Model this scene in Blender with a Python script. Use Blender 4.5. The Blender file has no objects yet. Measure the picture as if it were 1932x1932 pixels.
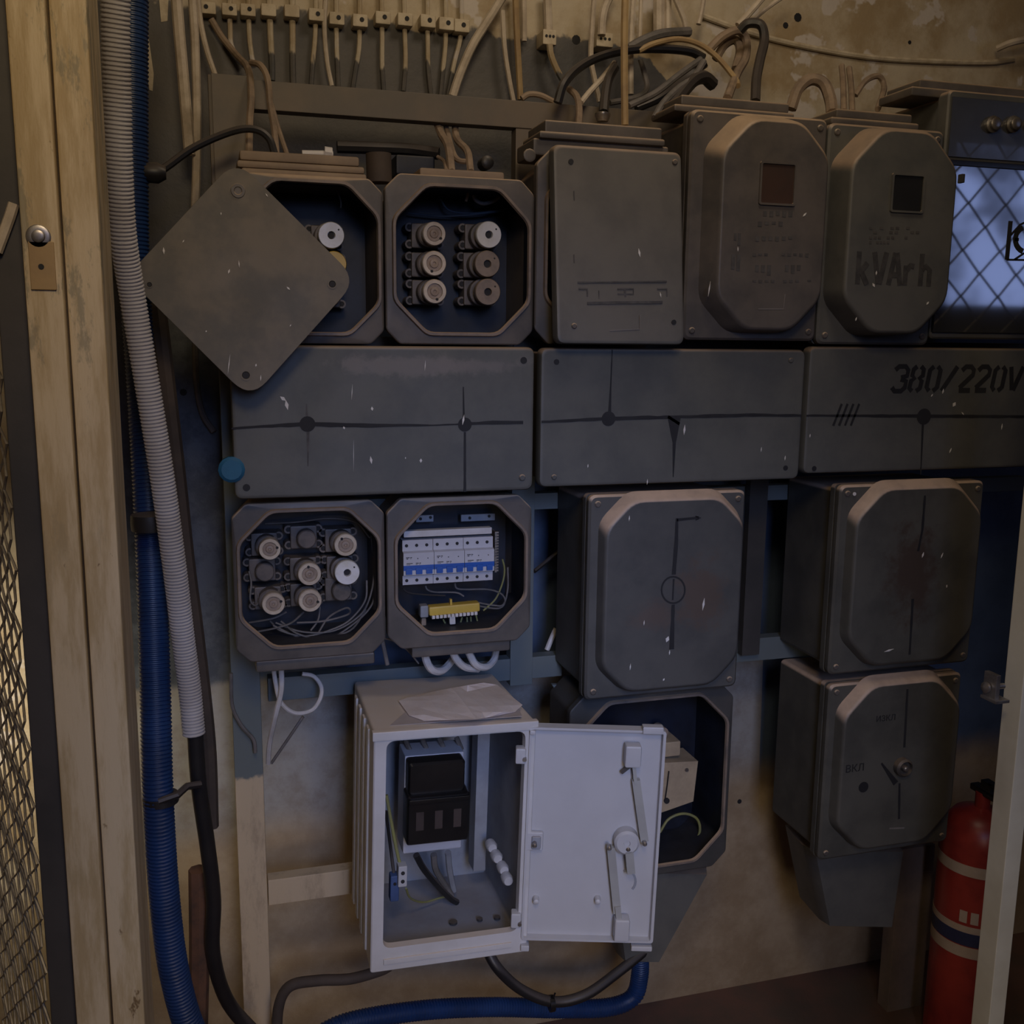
import bpy, bmesh, math, random
from mathutils import Vector, Matrix
random.seed(7)
C = bpy.context.scene.collection
SC = bpy.context.scene
PI = math.pi

# ------------------------------------------------------------------ camera
FPX = 1900.0
YAW, PITCH, ROLL = math.radians(16.4), math.radians(9.8), math.radians(0.6)
DZ = 0.11
CAM = Vector((0, 0, 1.5 + DZ))
fwd = Vector((math.sin(YAW) * math.cos(PITCH), math.cos(YAW) * math.cos(PITCH), -math.sin(PITCH)))
r0 = Vector((math.cos(YAW), -math.sin(YAW), 0))
u0 = r0.cross(fwd)
rgt = r0 * math.cos(ROLL) + u0 * math.sin(ROLL)
upv = u0 * math.cos(ROLL) - r0 * math.sin(ROLL)
cd = bpy.data.cameras.new('camera'); co = bpy.data.objects.new('camera', cd); C.objects.link(co)
m3 = Matrix((rgt, upv, -fwd)).transposed()
co.matrix_world = Matrix.Translation(CAM) @ m3.to_4x4()
cd.sensor_width = 36.0; cd.lens = 36.0 * FPX / 1932.0; cd.clip_start = 0.02
SC.camera = co
SC.view_settings.view_transform = 'Standard'
SC.view_settings.look = 'None'
SC.view_settings.gamma = 1.0
SC.view_settings.use_curve_mapping = False
SC.view_settings.exposure = 0.0

# ------------------------------------------------------------------ light
W = bpy.data.worlds.new('world'); SC.world = W; W.use_nodes = True
W.node_tree.nodes['Background'].inputs[0].default_value = (0.5, 0.6, 0.8, 1)
W.node_tree.nodes['Background'].inputs[1].default_value = 0.02

def area(name, loc, target, size, power, col, sizey=None, spread=180):
    l = bpy.data.lights.new(name, 'AREA'); l.energy = power; l.color = col
    l.size = size
    if sizey: l.shape = 'RECTANGLE'; l.size_y = sizey
    l.spread = math.radians(spread)
    o = bpy.data.objects.new(name, l); C.objects.link(o); o.location = loc
    d = Vector(target) - Vector(loc); o.rotation_euler = d.to_track_quat('-Z', 'Y').to_euler()
    return o
area('ceiling_lamp_light', (0.03, -0.10, 2.55), (0.0, 1.9, 1.2), 0.35, 7.0, (1.0, 0.76, 0.46))
area('panel_lamp_light', (0.75, 1.15, 2.84), (0.85, 1.75, 1.6), 0.35, 3.3, (1.0, 0.81, 0.60))
area('side_lamp_light', (-0.75, 1.30, 1.45), (-0.42, 2.05, 0.85), 0.20, 1.0, (1.0, 0.86, 0.64), None, 48)
area('doorway_daylight', (0.25, -0.75, 1.9), (0.55, 1.7, 0.85), 0.45, 2.1, (0.38, 0.52, 1.0), 0.8, 46)
area('low_fill_light', (0.35, -0.50, 0.95), (0.62, 2.05, 0.15), 0.40, 0.85, (1.0, 0.78, 0.52), None, 62)  # added warm fill for the lower part, no lamp stands there
area('hall_lamp_light', (0.3, -0.6, 2.80), (0.4, 1.4, 0.4), 0.9, 1.0, (1.0, 0.82, 0.62))

# ------------------------------------------------------------------ pixel to point
def ray(px, py):
    return fwd * FPX + rgt * (px - 966) - upv * (py - 966)
def P(px, py, Y):
    r = ray(px, py); return CAM + r * (Y / r.y)
def PZ(px, py, Z):
    r = ray(px, py); return CAM + r * ((Z - CAM.z) / r.z)
def RECT(x0, y0, x1, y1, Y):
    xm, ym = (x0 + x1) / 2, (y0 + y1) / 2
    return (P(x0, ym, Y).x, P(x1, ym, Y).x, P(xm, y1, Y).z, P(xm, y0, Y).z)   # X0 X1 Z0 Z1
def MM(px, py, Y):      # metres per pixel there
    return (P(px + 1, py, Y) - P(px, py, Y)).length

YF, YR, YW = 1.70, 1.86, 2.05       # box flange plane, rack plane, wall plane

# ------------------------------------------------------------------ materials
def nt(name):
    m = bpy.data.materials.new(name); m.use_nodes = True
    n = m.node_tree; b = n.nodes['Principled BSDF']
    return m, n, b
def N(n, t, **kw):
    x = n.nodes.new(t)
    for k, v in kw.items(): setattr(x, k, v)
    return x
def mixc(n, fac, a, b):
    m = N(n, 'ShaderNodeMix', data_type='RGBA')
    for i, v in ((0, fac), (6, a), (7, b)):
        if isinstance(v, bpy.types.NodeSocket): n.links.new(v, m.inputs[i])
        elif i: m.inputs[i].default_value = (*v, 1)
        else: m.inputs[i].default_value = v
    return m.outputs[2]
def mth(n, op, a, b=None, clamp=False):
    m = N(n, 'ShaderNodeMath', operation=op, use_clamp=clamp)
    for i, v in ((0, a), (1, b)):
        if v is None: continue
        if isinstance(v, bpy.types.NodeSocket): n.links.new(v, m.inputs[i])
        else: m.inputs[i].default_value = v
    return m.outputs[0]
def noise(n, scale, detail=4, rough=0.6, stretch=None):
    g = N(n, 'ShaderNodeNewGeometry')
    t = N(n, 'ShaderNodeTexNoise'); t.inputs['Scale'].default_value = scale
    t.inputs['Detail'].default_value = detail; t.inputs['Roughness'].default_value = rough
    v = g.outputs['Position']
    if stretch:
        mp = N(n, 'ShaderNodeMapping'); mp.inputs['Scale'].default_value = stretch
        n.links.new(v, mp.inputs[0]); v = mp.outputs[0]
    n.links.new(v, t.inputs['Vector'])
    return t.outputs['Fac']
def step(n, v, a, b):
    m = N(n, 'ShaderNodeMapRange', interpolation_type='SMOOTHSTEP')
    n.links.new(v, m.inputs[0]); m.inputs[1].default_value = a; m.inputs[2].default_value = b
    return m.outputs[0]
def bump(n, b, h, strength=0.3, dist=0.002):
    x = N(n, 'ShaderNodeBump'); x.inputs['Strength'].default_value = strength; x.inputs['Distance'].default_value = dist
    n.links.new(h, x.inputs['Height']); n.links.new(x.outputs[0], b.inputs['Normal'])
MATS = {}
def paint(name, base, var=None, rough=0.6, metal=0.0, dust=0.0, dustc=(0.30, 0.22, 0.15), spots=None, scale=9.0, bmp=0.15, coat=0.0, patches=()):
    if name in MATS: return MATS[name]
    m, n, b = nt(name)
    var = var or tuple(c * 0.6 for c in base)
    f = step(n, noise(n, scale, 5, 0.65), 0.35, 0.68)
    c = mixc(n, f, base, var)
    if spots:
        s = step(n, noise(n, 38, 3, 0.7), 0.60, 0.68)
        c = mixc(n, s, c, spots)
    for (pc, rx, rz_, col, amt) in patches:
        g = N(n, 'ShaderNodeNewGeometry'); mp = N(n, 'ShaderNodeMapping')
        mp.inputs['Location'].default_value = (-pc.x / rx, -pc.y / 0.2, -pc.z / rz_); mp.inputs['Scale'].default_value = (1 / rx, 5.0, 1 / rz_)
        n.links.new(g.outputs['Position'], mp.inputs[0])
        ln = N(n, 'ShaderNodeVectorMath', operation='LENGTH'); n.links.new(mp.outputs[0], ln.inputs[0])
        fall = step(n, mth(n, 'ADD', ln.outputs['Value'], mth(n, 'MULTIPLY', mth(n, 'SUBTRACT', noise(n, 22, 5, 0.7), 0.5), 2.4)), 1.0, 0.35)
        c = mixc(n, mth(n, 'MULTIPLY', fall, amt), c, col)
    if dust:
        g = N(n, 'ShaderNodeNewGeometry'); sp = N(n, 'ShaderNodeSeparateXYZ')
        n.links.new(g.outputs['Normal'], sp.inputs[0])
        d = mth(n, 'MULTIPLY', step(n, sp.outputs[2], 0.05, 0.45), dust)
        d2 = mth(n, 'MULTIPLY', d, mth(n, 'ADD', noise(n, 25), 0.45), True)
        c = mixc(n, d2, c, dustc)
    n.links.new(c, b.inputs['Base Color'])
    rr = mth(n, 'ADD', mth(n, 'MULTIPLY', noise(n, 14), 0.25), rough - 0.12, True)
    n.links.new(rr, b.inputs['Roughness'])
    b.inputs['Metallic'].default_value = metal
    b.inputs['Coat Weight'].default_value = coat
    if bmp: bump(n, b, noise(n, 160, 3), bmp, 0.001)
    MATS[name] = m
    return m
box_grey = paint('enamel_grey', (0.118, 0.116, 0.106), (0.082, 0.083, 0.079), 0.52, dust=0.95, dustc=(0.34, 0.25, 0.18), bmp=0.12)
box_brown = paint('enamel_brown_grey', (0.125, 0.108, 0.095), (0.075, 0.068, 0.064), 0.5, dust=1.0, dustc=(0.42, 0.31, 0.21), bmp=0.15)
plate_grey = paint('plate_grey', (0.185, 0.160, 0.125), (0.115, 0.108, 0.094), 0.6, bmp=0.1, scale=11)
frame_dark = paint('rack_grey', (0.12, 0.105, 0.09), (0.09, 0.085, 0.08), 0.6, dust=0.6)
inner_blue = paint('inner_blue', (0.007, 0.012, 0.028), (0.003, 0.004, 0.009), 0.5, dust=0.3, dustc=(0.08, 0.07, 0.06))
black = paint('black_rubber', (0.012, 0.012, 0.014), (0.02, 0.018, 0.018), 0.45, dust=0.5, dustc=(0.12, 0.10, 0.09))
black_gloss = paint('black_gloss', (0.008, 0.008, 0.009), (0.012, 0.010, 0.010), 0.3, bmp=0)
mark_black = paint('black_marking', (0.012, 0.012, 0.015), (0.02, 0.02, 0.022), 0.7, bmp=0)
mark_mid = paint('stencil_paint', (0.035, 0.034, 0.036), (0.07, 0.067, 0.066), 0.7, scale=45, bmp=0)
mark_faint = paint('worn_marking', (0.06, 0.056, 0.056), (0.095, 0.09, 0.088), 0.7, scale=60, bmp=0)
ceramic = paint('ceramic', (0.60, 0.52, 0.42), (0.46, 0.38, 0.30), 0.3, scale=40, bmp=0)
ceramic_clean = paint('ceramic_clean', (0.80, 0.80, 0.82), (0.66, 0.64, 0.58), 0.25, scale=20, bmp=0)
ceramic_dirty = paint('ceramic_dirty', (0.26, 0.20, 0.15), (0.18, 0.14, 0.11), 0.4, scale=40, bmp=0)
ceramic_yellow = paint('yellow_plastic', (0.62, 0.42, 0.07), (0.50, 0.34, 0.06), 0.4, bmp=0)
ceramic_base = paint('fuse_base', (0.15, 0.125, 0.11), (0.08, 0.07, 0.065), 0.5, scale=30, bmp=0)
tan_disc = paint('tan_disc', (0.34, 0.26, 0.20), (0.24, 0.18, 0.14), 0.5, scale=60, bmp=0)
white_plastic = paint('white_plastic', (0.56, 0.55, 0.56), (0.48, 0.47, 0.46), 0.45, dust=0.8, dustc=(0.54, 0.45, 0.36), scale=5, bmp=0.03)
white_inner = paint('white_plastic_inner', (0.47, 0.47, 0.49), (0.42, 0.42, 0.44), 0.42, scale=4, bmp=0.02)
cab_inner = paint('cabinet_liner', (0.30, 0.32, 0.36), (0.22, 0.23, 0.26), 0.5, dust=0.3, scale=8, bmp=0.03)
light_plastic = paint('breaker_plastic', (0.52, 0.52, 0.56), (0.46, 0.46, 0.50), 0.4, bmp=0)
blue_plastic = paint('blue_plastic', (0.02, 0.10, 0.42), (0.02, 0.08, 0.34), 0.35, bmp=0)
paper_m = paint('paper', (0.92, 0.86, 0.84), (0.82, 0.74, 0.70), 0.9, scale=12, bmp=0.05)
steel = paint('bare_steel', (0.42, 0.40, 0.38), (0.25, 0.22, 0.20), 0.35, 0.8, scale=30, bmp=0.05)
rust = paint('rust', (0.14, 0.065, 0.035), (0.06, 0.035, 0.025), 0.85, scale=20, bmp=0.4)
brown_tube = paint('brown_tube', (0.075, 0.055, 0.042), (0.045, 0.035, 0.03), 0.8, bmp=0.3)
cable_white = paint('white_cable', (0.62, 0.54, 0.44), (0.44, 0.37, 0.29), 0.55, scale=25, bmp=0)
cable_clean = paint('new_white_cable', (0.62, 0.60, 0.60), (0.52, 0.50, 0.48), 0.45, scale=25, bmp=0)
cable_tan = paint('tan_cable', (0.32, 0.24, 0.17), (0.20, 0.15, 0.11), 0.65, scale=25, bmp=0)
cable_yellow = paint('yellowed_cable', (0.42, 0.30, 0.15), (0.32, 0.22, 0.12), 0.6, scale=25, bmp=0)
cable_grey = paint('grey_cable', (0.17, 0.155, 0.15), (0.10, 0.095, 0.09), 0.6, scale=25, bmp=0)
conduit_grey = paint('grey_conduit', (0.46, 0.45, 0.47), (0.38, 0.36, 0.36), 0.5, scale=10, bmp=0)
conduit_blue = paint('blue_conduit', (0.011, 0.040, 0.14), (0.008, 0.028, 0.095), 0.4, scale=10, bmp=0)
cream_cable_green = paint('green_yellow_wire', (0.25, 0.25, 0.08), (0.2, 0.2, 0.1), 0.5, scale=50, bmp=0)
teal = paint('teal_tape', (0.02, 0.13, 0.24), (0.015, 0.09, 0.18), 0.6, bmp=0)
beige_block = paint('beige_block', (0.42, 0.33, 0.22), (0.32, 0.25, 0.17), 0.6, scale=20, bmp=0)
red = paint('red_enamel', (0.34, 0.038, 0.025), (0.20, 0.02, 0.015), 0.35, bmp=0.05)
cream_print = paint('cream_print', (0.48, 0.38, 0.28), (0.4, 0.3, 0.2), 0.5, bmp=0)
navy_print = paint('navy_print', (0.03, 0.035, 0.09), (0.02, 0.025, 0.06), 0.5, bmp=0)
dark_steel = paint('dark_steel', (0.062, 0.056, 0.052), (0.045, 0.042, 0.04), 0.55, dust=0.3, bmp=0.1)
wire_m = paint('galvanised_wire', (0.40, 0.36, 0.29), (0.22, 0.19, 0.15), 0.45, 0.6, scale=40, bmp=0)
flake = paint('white_paint_fleck', (0.75, 0.74, 0.72), (0.65, 0.62, 0.60), 0.6, bmp=0)

# cream paint of the door posts, chipped, brushed
def post_mat():
    m, n, b = nt('cream_brushed_paint')
    s = noise(n, 9, 6, 0.7, (3, 3, 0.45))
    c = mixc(n, step(n, s, 0.42, 0.60), (0.62, 0.50, 0.32), (0.46, 0.345, 0.185))
    s2 = noise(n, 9, 6, 0.75, (2.5, 2.5, 0.7))
    g_ = N(n, 'ShaderNodeNewGeometry'); sp_ = N(n, 'ShaderNodeSeparateXYZ'); n.links.new(g_.outputs['Position'], sp_.inputs[0])
    up = mth(n, 'ADD', mth(n, 'MULTIPLY', step(n, sp_.outputs[2], 1.3, 1.7), 0.62), 0.10)
    c = mixc(n, mth(n, 'MULTIPLY', step(n, s2, 0.53, 0.60), up), c, (0.24, 0.215, 0.145))
    s3 = noise(n, 38, 4, 0.7, (1, 1, 0.5))
    c = mixc(n, step(n, s3, 0.66, 0.72), c, (0.20, 0.13, 0.06))
    n.links.new(c, b.inputs['Base Color']); b.inputs['Roughness'].default_value = 0.5
    bump(n, b, noise(n, 30, 5, 0.6, (2, 2, 0.3)), 0.4, 0.003)
    return m
post_m = post_mat()

zc_top = P(700, 36, YW).z        # cream above this on the left part of the wall
x_right = P(1330, 60, YW).x
z_wash = P(600, 1275, YW).z      # pale wash starts below here
z_tan = P(600, 1545, YW).z
def zone_mat(name, cream_shift=0.0, amp=0.05, kind='wall'):
    m, n, b = nt(name)
    g = N(n, 'ShaderNodeNewGeometry'); sp = N(n, 'ShaderNodeSeparateXYZ')
    n.links.new(g.outputs['Position'], sp.inputs[0]); X, Z = sp.outputs[0], sp.outputs[2]
    big = noise(n, 6, 5, 0.6); fine = noise(n, 28, 4, 0.6, (1, 1, 0.25))
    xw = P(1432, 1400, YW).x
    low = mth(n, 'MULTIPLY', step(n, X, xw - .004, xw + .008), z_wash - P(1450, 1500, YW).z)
    if kind == 'wall':
        grey = mixc(n, step(n, noise(n, 4, 5), 0.35, 0.65), (0.12, 0.112, 0.105), (0.08, 0.08, 0.084))
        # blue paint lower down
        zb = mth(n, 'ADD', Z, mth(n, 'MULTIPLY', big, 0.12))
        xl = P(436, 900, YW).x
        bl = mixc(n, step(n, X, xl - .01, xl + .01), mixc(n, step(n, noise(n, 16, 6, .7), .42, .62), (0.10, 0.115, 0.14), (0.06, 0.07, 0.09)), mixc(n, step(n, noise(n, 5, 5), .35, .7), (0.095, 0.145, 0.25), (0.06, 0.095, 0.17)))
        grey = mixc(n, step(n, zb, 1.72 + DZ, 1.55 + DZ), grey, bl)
        wash = mixc(n, step(n, noise(n, 12, 6, 0.7), 0.4, 0.7), (0.34, 0.33, 0.31), (0.25, 0.22, 0.19))
        tan = mixc(n, step(n, noise(n, 7, 6, 0.7), 0.35, 0.7), (0.30, 0.22, 0.135), (0.42, 0.33, 0.22))
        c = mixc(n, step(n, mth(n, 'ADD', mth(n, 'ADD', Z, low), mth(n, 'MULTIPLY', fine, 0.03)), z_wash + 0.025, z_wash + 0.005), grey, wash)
        c = mixc(n, step(n, mth(n, 'ADD', Z, mth(n, 'MULTIPLY', big, 0.08)), z_tan + 0.08, z_tan - 0.02), c, tan)
    else:
        c = mixc(n, step(n, noise(n, 20, 5), 0.35, 0.65), (0.12, 0.11, 0.10), (0.085, 0.085, 0.085))
    cream = mixc(n, step(n, noise(n, 4, 6, 0.65), 0.42, 0.62), (0.56, 0.49, 0.37), (0.38, 0.29, 0.17))
    cream = mixc(n, step(n, noise(n, 9, 4, 0.6), 0.56, 0.60), cream, (0.60, 0.55, 0.50))
    # boundary height depends on x: lower to the right
    off = mth(n, 'MULTIPLY', step(n, X, x_right - 0.14, x_right + 0.05), 0.24 if kind == 'wall' else 0.0)
    offl = mth(n, 'MULTIPLY', step(n, X, -0.22, -0.30), 2.5 if kind == 'wall' else 0.0)
    zz = mth(n, 'ADD', mth(n, 'ADD', mth(n, 'ADD', Z, off), offl), mth(n, 'MULTIPLY', mth(n, 'SUBTRACT', fine if kind != 'wall' else big, 0.5), amp))
    c = mixc(n, step(n, zz, zc_top + cream_shift - 0.004, zc_top + cream_shift + 0.004), c, cream)
    n.links.new(c, b.inputs['Base Color']); b.inputs['Roughness'].default_value = 0.6
    bump(n, b, noise(n, 22, 6, 0.65), 0.5, 0.006)
    return m
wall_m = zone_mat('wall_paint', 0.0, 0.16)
drip_cable = zone_mat('cable_painted_above', -0.085, 0.10, 'cable')
clip_m = paint('painted_clip', (0.66, 0.58, 0.44), (0.48, 0.40, 0.28), 0.6, scale=30, bmp=0.2)
cream_m = paint('cream_wall', (0.50, 0.42, 0.30), (0.40, 0.32, 0.22), 0.7, scale=3, bmp=0.3)
floor_m = paint('worn_red_floor', (0.16, 0.085, 0.065), (0.10, 0.075, 0.06), 0.7, scale=5, bmp=0.4)
z_fr = P(475, 1465, YR).z
def rack_mat():
    m, n, b = nt('rack_two_tone_paint')
    g = N(n, 'ShaderNodeNewGeometry'); sp = N(n, 'ShaderNodeSeparateXYZ')
    n.links.new(g.outputs['Position'], sp.inputs[0]); Z = sp.outputs[2]
    a = mixc(n, step(n, noise(n, 9, 5), 0.35, 0.65), (0.155, 0.125, 0.095), (0.12, 0.105, 0.088))
    a = mixc(n, step(n, Z, 1.6 + DZ, 1.35 + DZ), a, (0.13, 0.155, 0.16))
    l = mixc(n, step(n, noise(n, 14, 6, 0.7, (2, 2, 0.6)), 0.45, 0.7), (0.54, 0.43, 0.29), (0.36, 0.28, 0.19))
    c = mixc(n, step(n, mth(n, 'ADD', Z, mth(n, 'MULTIPLY', noise(n, 60, 3), 0.03)), z_fr + 0.02, z_fr + 0.008), a, l)
    n.links.new(c, b.inputs['Base Color']); b.inputs['Roughness'].default_value = 0.55
    bump(n, b, noise(n, 40, 5), 0.25, 0.002)
    return m
rack_m = rack_mat()
def glassy():
    m, n, b = nt('reflecting_pane')
    b.inputs['Base Color'].default_value = (0.03, 0.032, 0.036, 1)
    b.inputs['Roughness'].default_value = 0.05
    b.inputs['Specular IOR Level'].default_value = 0.9
    b.inputs['IOR'].default_value = 1.8
    b.inputs['Coat Weight'].default_value = 0.6; b.inputs['Coat Roughness'].default_value = 0.04
    return m
glass_m = glassy()
def emis(name, col, s):
    m, n, b = nt(name)
    b.inputs['Base Color'].default_value = (0, 0, 0, 1)
    c = mixc(n, step(n, noise(n, 3.2, 3), 0.35, 0.62), tuple(v * 0.25 for v in col), col)
    n.links.new(c, b.inputs['Emission Color']); b.inputs['Emission Strength'].default_value = s
    return m

# ------------------------------------------------------------------ geometry
ORI = {}
class G:
    def __init__(s): s.bm = bmesh.new()
    def quadloop(s, a, b):
        n = len(a)
        for i in range(n):
            j = (i + 1) % n
            try: s.bm.faces.new((a[i], a[j], b[j], b[i]))
            except ValueError: pass
    def loft(s, loops, cap0=False, cap1=True):
        L = [[s.bm.verts.new(p) for p in lp] for lp in loops]
        for a, b in zip(L, L[1:]): s.quadloop(a, b)
        if cap0: s.bm.faces.new(list(reversed(L[0])))
        if cap1: s.bm.faces.new(L[-1])
        return s
    def box(s, x0, x1, y0, y1, z0, z1, bev=0, seg=2, M=None):
        r = bmesh.ops.create_cube(s.bm, size=1.0)
        v = r['verts']
        for q in v:
            q.co = Vector(((x0 + x1) / 2 + q.co.x * (x1 - x0), (y0 + y1) / 2 + q.co.y * (y1 - y0), (z0 + z1) / 2 + q.co.z * (z1 - z0)))
        if bev:
            es = list({e for q in v for e in q.link_edges})
            o = bmesh.ops.bevel(s.bm, geom=es, offset=min(bev, abs(x1-x0)*.45, abs(y1-y0)*.45, abs(z1-z0)*.45), segments=seg, affect='EDGES', profile=0.5)
            v = list({q for f in o['faces'] for q in f.verts} | {q for q in v if q.is_valid})
        if M:
            for q in v: q.co = M @ q.co
        return s
    def prism(s, poly, y0, y1, M=None):
        # poly: list of (x, z); front at y0, back at y1
        a = [Vector((x, y1, z)) for x, z in poly]; b = [Vector((x, y0, z)) for x, z in poly]
        if M: a = [M @ p for p in a]; b = [M @ p for p in b]
        return s.loft([a, b], True, True)
    def tube(s, pts, r, n=8, caps=True, radii=None):
        pts = [Vector(p) for p in pts]
        rings = []; prev = None
        for i, p in enumerate(pts):
            t = (pts[min(i + 1, len(pts) - 1)] - pts[max(i - 1, 0)]).normalized()
            if prev is None:
                a = Vector((0, 1, 0)) if abs(t.y) < 0.9 else Vector((1, 0, 0))
                nrm = t.cross(a).normalized()
            else:
                nrm = (prev - t * prev.dot(t)).normalized()
            prev = nrm; bn = t.cross(nrm)
            rr = radii[i] if radii else r
            rings.append([p + (nrm * math.cos(2*PI*k/n) + bn * math.sin(2*PI*k/n)) * rr for k in range(n)])
        return s.loft(rings, caps, caps)
    def lathe(s, c, prof, n=24, axis='Y', M=None):
        # profile (radius, offset along axis)
        rings = []
        for r, h in prof:
            lp = []
            for k in range(n):
                a = 2 * PI * k / n; x, y = r * math.cos(a), r * math.sin(a)
                if axis == 'Y': p = Vector((c[0] + x, c[1] + h, c[2] + y))
                elif axis == 'Z': p = Vector((c[0] + x, c[1] + y, c[2] + h))
                else: p = Vector((c[0] + h, c[1] + x, c[2] + y))
                lp.append(M @ p if M else p)
            rings.append(lp)
        return s.loft(rings, True, True)
    def build(s, name, mat, parent=None, origin=None, label=None, flat=False):
        bmesh.ops.recalc_face_normals(s.bm, faces=s.bm.faces)
        if parent is not None: o = ORI[parent.name]
        else: o = Vector(origin) if origin is not None else Vector((0, 0, 0))
        for v in s.bm.verts: v.co -= o
        me = bpy.data.meshes.new(name); s.bm.to_mesh(me); s.bm.free()
        me.materials.append(mat)
        if not flat:
            me.polygons.foreach_set('use_smooth', [True] * len(me.polygons))
            me.set_sharp_from_angle(angle=math.radians(38))
        ob = bpy.data.objects.new(name, me); C.objects.link(ob)
        if parent is not None: ob.parent = parent
        else: ob.location = o
        if not flat:
            wn = ob.modifiers.new('weighted', 'WEIGHTED_NORMAL'); wn.keep_sharp = True; wn.weight = 80
        ORI[ob.name] = o
        if label: ob['label'] = label
        return ob
def tag(o, label=None, cat=None, group=None, kind=None):
    if label: o['label'] = label
    if cat: o['category'] = cat
    if group: o['group'] = group
    if kind: o['kind'] = kind
    return o
def thing(name, label, cat, loc, group=None):
    o = bpy.data.objects.new(name, None); C.objects.link(o); o.location = loc; o.empty_display_size = 0.02
    ORI[o.name] = Vector(loc)
    return tag(o, label, cat, group)
def rloop(poly, r, Y, seg=4):
    """rounded polygon loop in XZ at depth Y; poly list of (x,z); r radius or list"""
    n = len(poly); out = []
    for i in range(n):
        p = Vector(poly[i]); a = Vector(poly[i - 1]); b = Vector(poly[(i + 1) % n])
        ri = r[i] if isinstance(r, (list, tuple)) else r
        da, db = (a - p), (b - p)
        t = min(ri, da.length * 0.45, db.length * 0.45)
        pa, pb = p + da.normalized() * t, p + db.normalized() * t
        for k in range(seg + 1):
            u = k / seg
            q = pa * (1 - u) ** 2 + p * 2 * u * (1 - u) + pb * u * u
            out.append(Vector((q.x, Y, q.y)))
    return out
def octa(x0, x1, z0, z1, c):
    return [(x0 + c, z0), (x1 - c, z0), (x1, z0 + c), (x1, z1 - c), (x1 - c, z1), (x0 + c, z1), (x0, z1 - c), (x0, z0 + c)]
def rect(x0, x1, z0, z1): return [(x0, z0), (x1, z0), (x1, z1), (x0, z1)]
def smooth(pts, k=6):
    pts = [Vector(p) for p in pts]
    if len(pts) < 3: return pts
    q = [pts[0] * 2 - pts[1]] + pts + [pts[-1] * 2 - pts[-2]]
    out = []
    for i in range(1, len(q) - 2):
        a, b, c, d = q[i - 1:i + 3]
        for j in range(k):
            t = j / k
            out.append(0.5 * ((2 * b) + (c - a) * t + (2*a - 5*b + 4*c - d) * t*t + (3*b - a - 3*c + d) * t**3))
    out.append(pts[-1]); return out
def cable(name, label, pts, Y, r, mat, cat='cable', group=None, parent=None, n=8):
    """pts: (px, py) or (px, py, Y)"""
    w = [P(p[0], p[1], p[2] if len(p) > 2 else Y) for p in pts]
    g = G(); g.tube(smooth(w), r, n)
    if parent: return g.build(name, mat, parent)
    o = g.build(name, mat, origin=w[0])
    return tag(o, label, cat, group)
def corrugated(name, label, pts, r, mat, pitch=0.0052, depth=0.0016):
    w = smooth([P(*p) for p in pts], 12)
    # resample
    d = [0.0]
    for a, b in zip(w, w[1:]): d.append(d[-1] + (b - a).length)
    out, rad = [], []; i = 0; s = 0.0; k = 0
    while s < d[-1]:
        while i < len(d) - 2 and d[i + 1] < s: i += 1
        t = (s - d[i]) / max(d[i + 1] - d[i], 1e-9)
        out.append(w[i].lerp(w[i + 1], t)); rad.append(r - (depth if k % 4 in (2, 3) else 0)); k += 1
        s += pitch / 4
    g = G(); g.tube(out, r, 14, True, rad)
    o = g.build(name, mat, origin=w[0]); return tag(o, label, 'conduit')
def screw(parent, x, y, z, r=0.006, mat=steel, name='screw', label=None):
    g = G(); g.lathe((x, y, z), [(r, 0.002), (r, -0.0015), (r * 0.7, -0.003)], 12)
    return g.build(name, mat, parent, label=label)
def hole(parent, x, y, z, r=0.004, name='screw_hole'):
    g = G(); g.lathe((x, y, z), [(r, 0.001), (r, -0.0006)], 12); return g.build(name, mark_black, parent)
def ribbon(g, pts, w, Y, t=0.0006):
    """flat stroke along world (x,z) points; w width or list"""
    pts = [Vector(p) for p in pts]; L, R = [], []
    for i, p in enumerate(pts):
        d = (pts[min(i+1, len(pts)-1)] - pts[max(i-1, 0)]).normalized(); nn = Vector((-d.y, d.x))
        ww = (w[i] if isinstance(w, (list, tuple)) else w) / 2
        L.append(p + nn * ww); R.append(p - nn * ww)
    for i in range(len(pts) - 1):
        g.prism([tuple(L[i]), tuple(R[i]), tuple(R[i+1]), tuple(L[i+1])], Y - t, Y + t)
def pxz(px, py, Y): p = P(px, py, Y); return (p.x, p.z)
def line(parent, pts, wpx, Y, mat=mark_black, name='painted_line', jitter=0.0):
    k = MM(pts[0][0], pts[0][1], Y)
    q, ws = [], []
    wl = wpx if isinstance(wpx, (list, tuple)) else [wpx] * len(pts)
    for i in range(len(pts) - 1):
        m = max(1, int(math.hypot(pts[i+1][0]-pts[i][0], pts[i+1][1]-pts[i][1]) / 14)) if jitter else 1
        for j in range(m):
            t = j / m
            q.append(pxz(pts[i][0]*(1-t)+pts[i+1][0]*t, pts[i][1]*(1-t)+pts[i+1][1]*t + random.uniform(-jitter, jitter) * .4, Y))
            ws.append((wl[i]*(1-t)+wl[i+1]*t + random.uniform(-jitter, jitter)) * k)
    q.append(pxz(*pts[-1], Y)); ws.append(wl[-1] * k)
    g = G(); ribbon(g, q, ws, Y); return g.build(name, mat, parent)
def dot(parent, px, py, rpx, Y, mat=mark_black, name='painted_dot'):
    p = P(px, py, Y); g = G(); g.lathe((p.x, Y, p.z), [(rpx * MM(px, py, Y), 0.0006), (rpx * MM(px, py, Y), -0.0008)], 16)
    return g.build(name, mat, parent)
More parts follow.
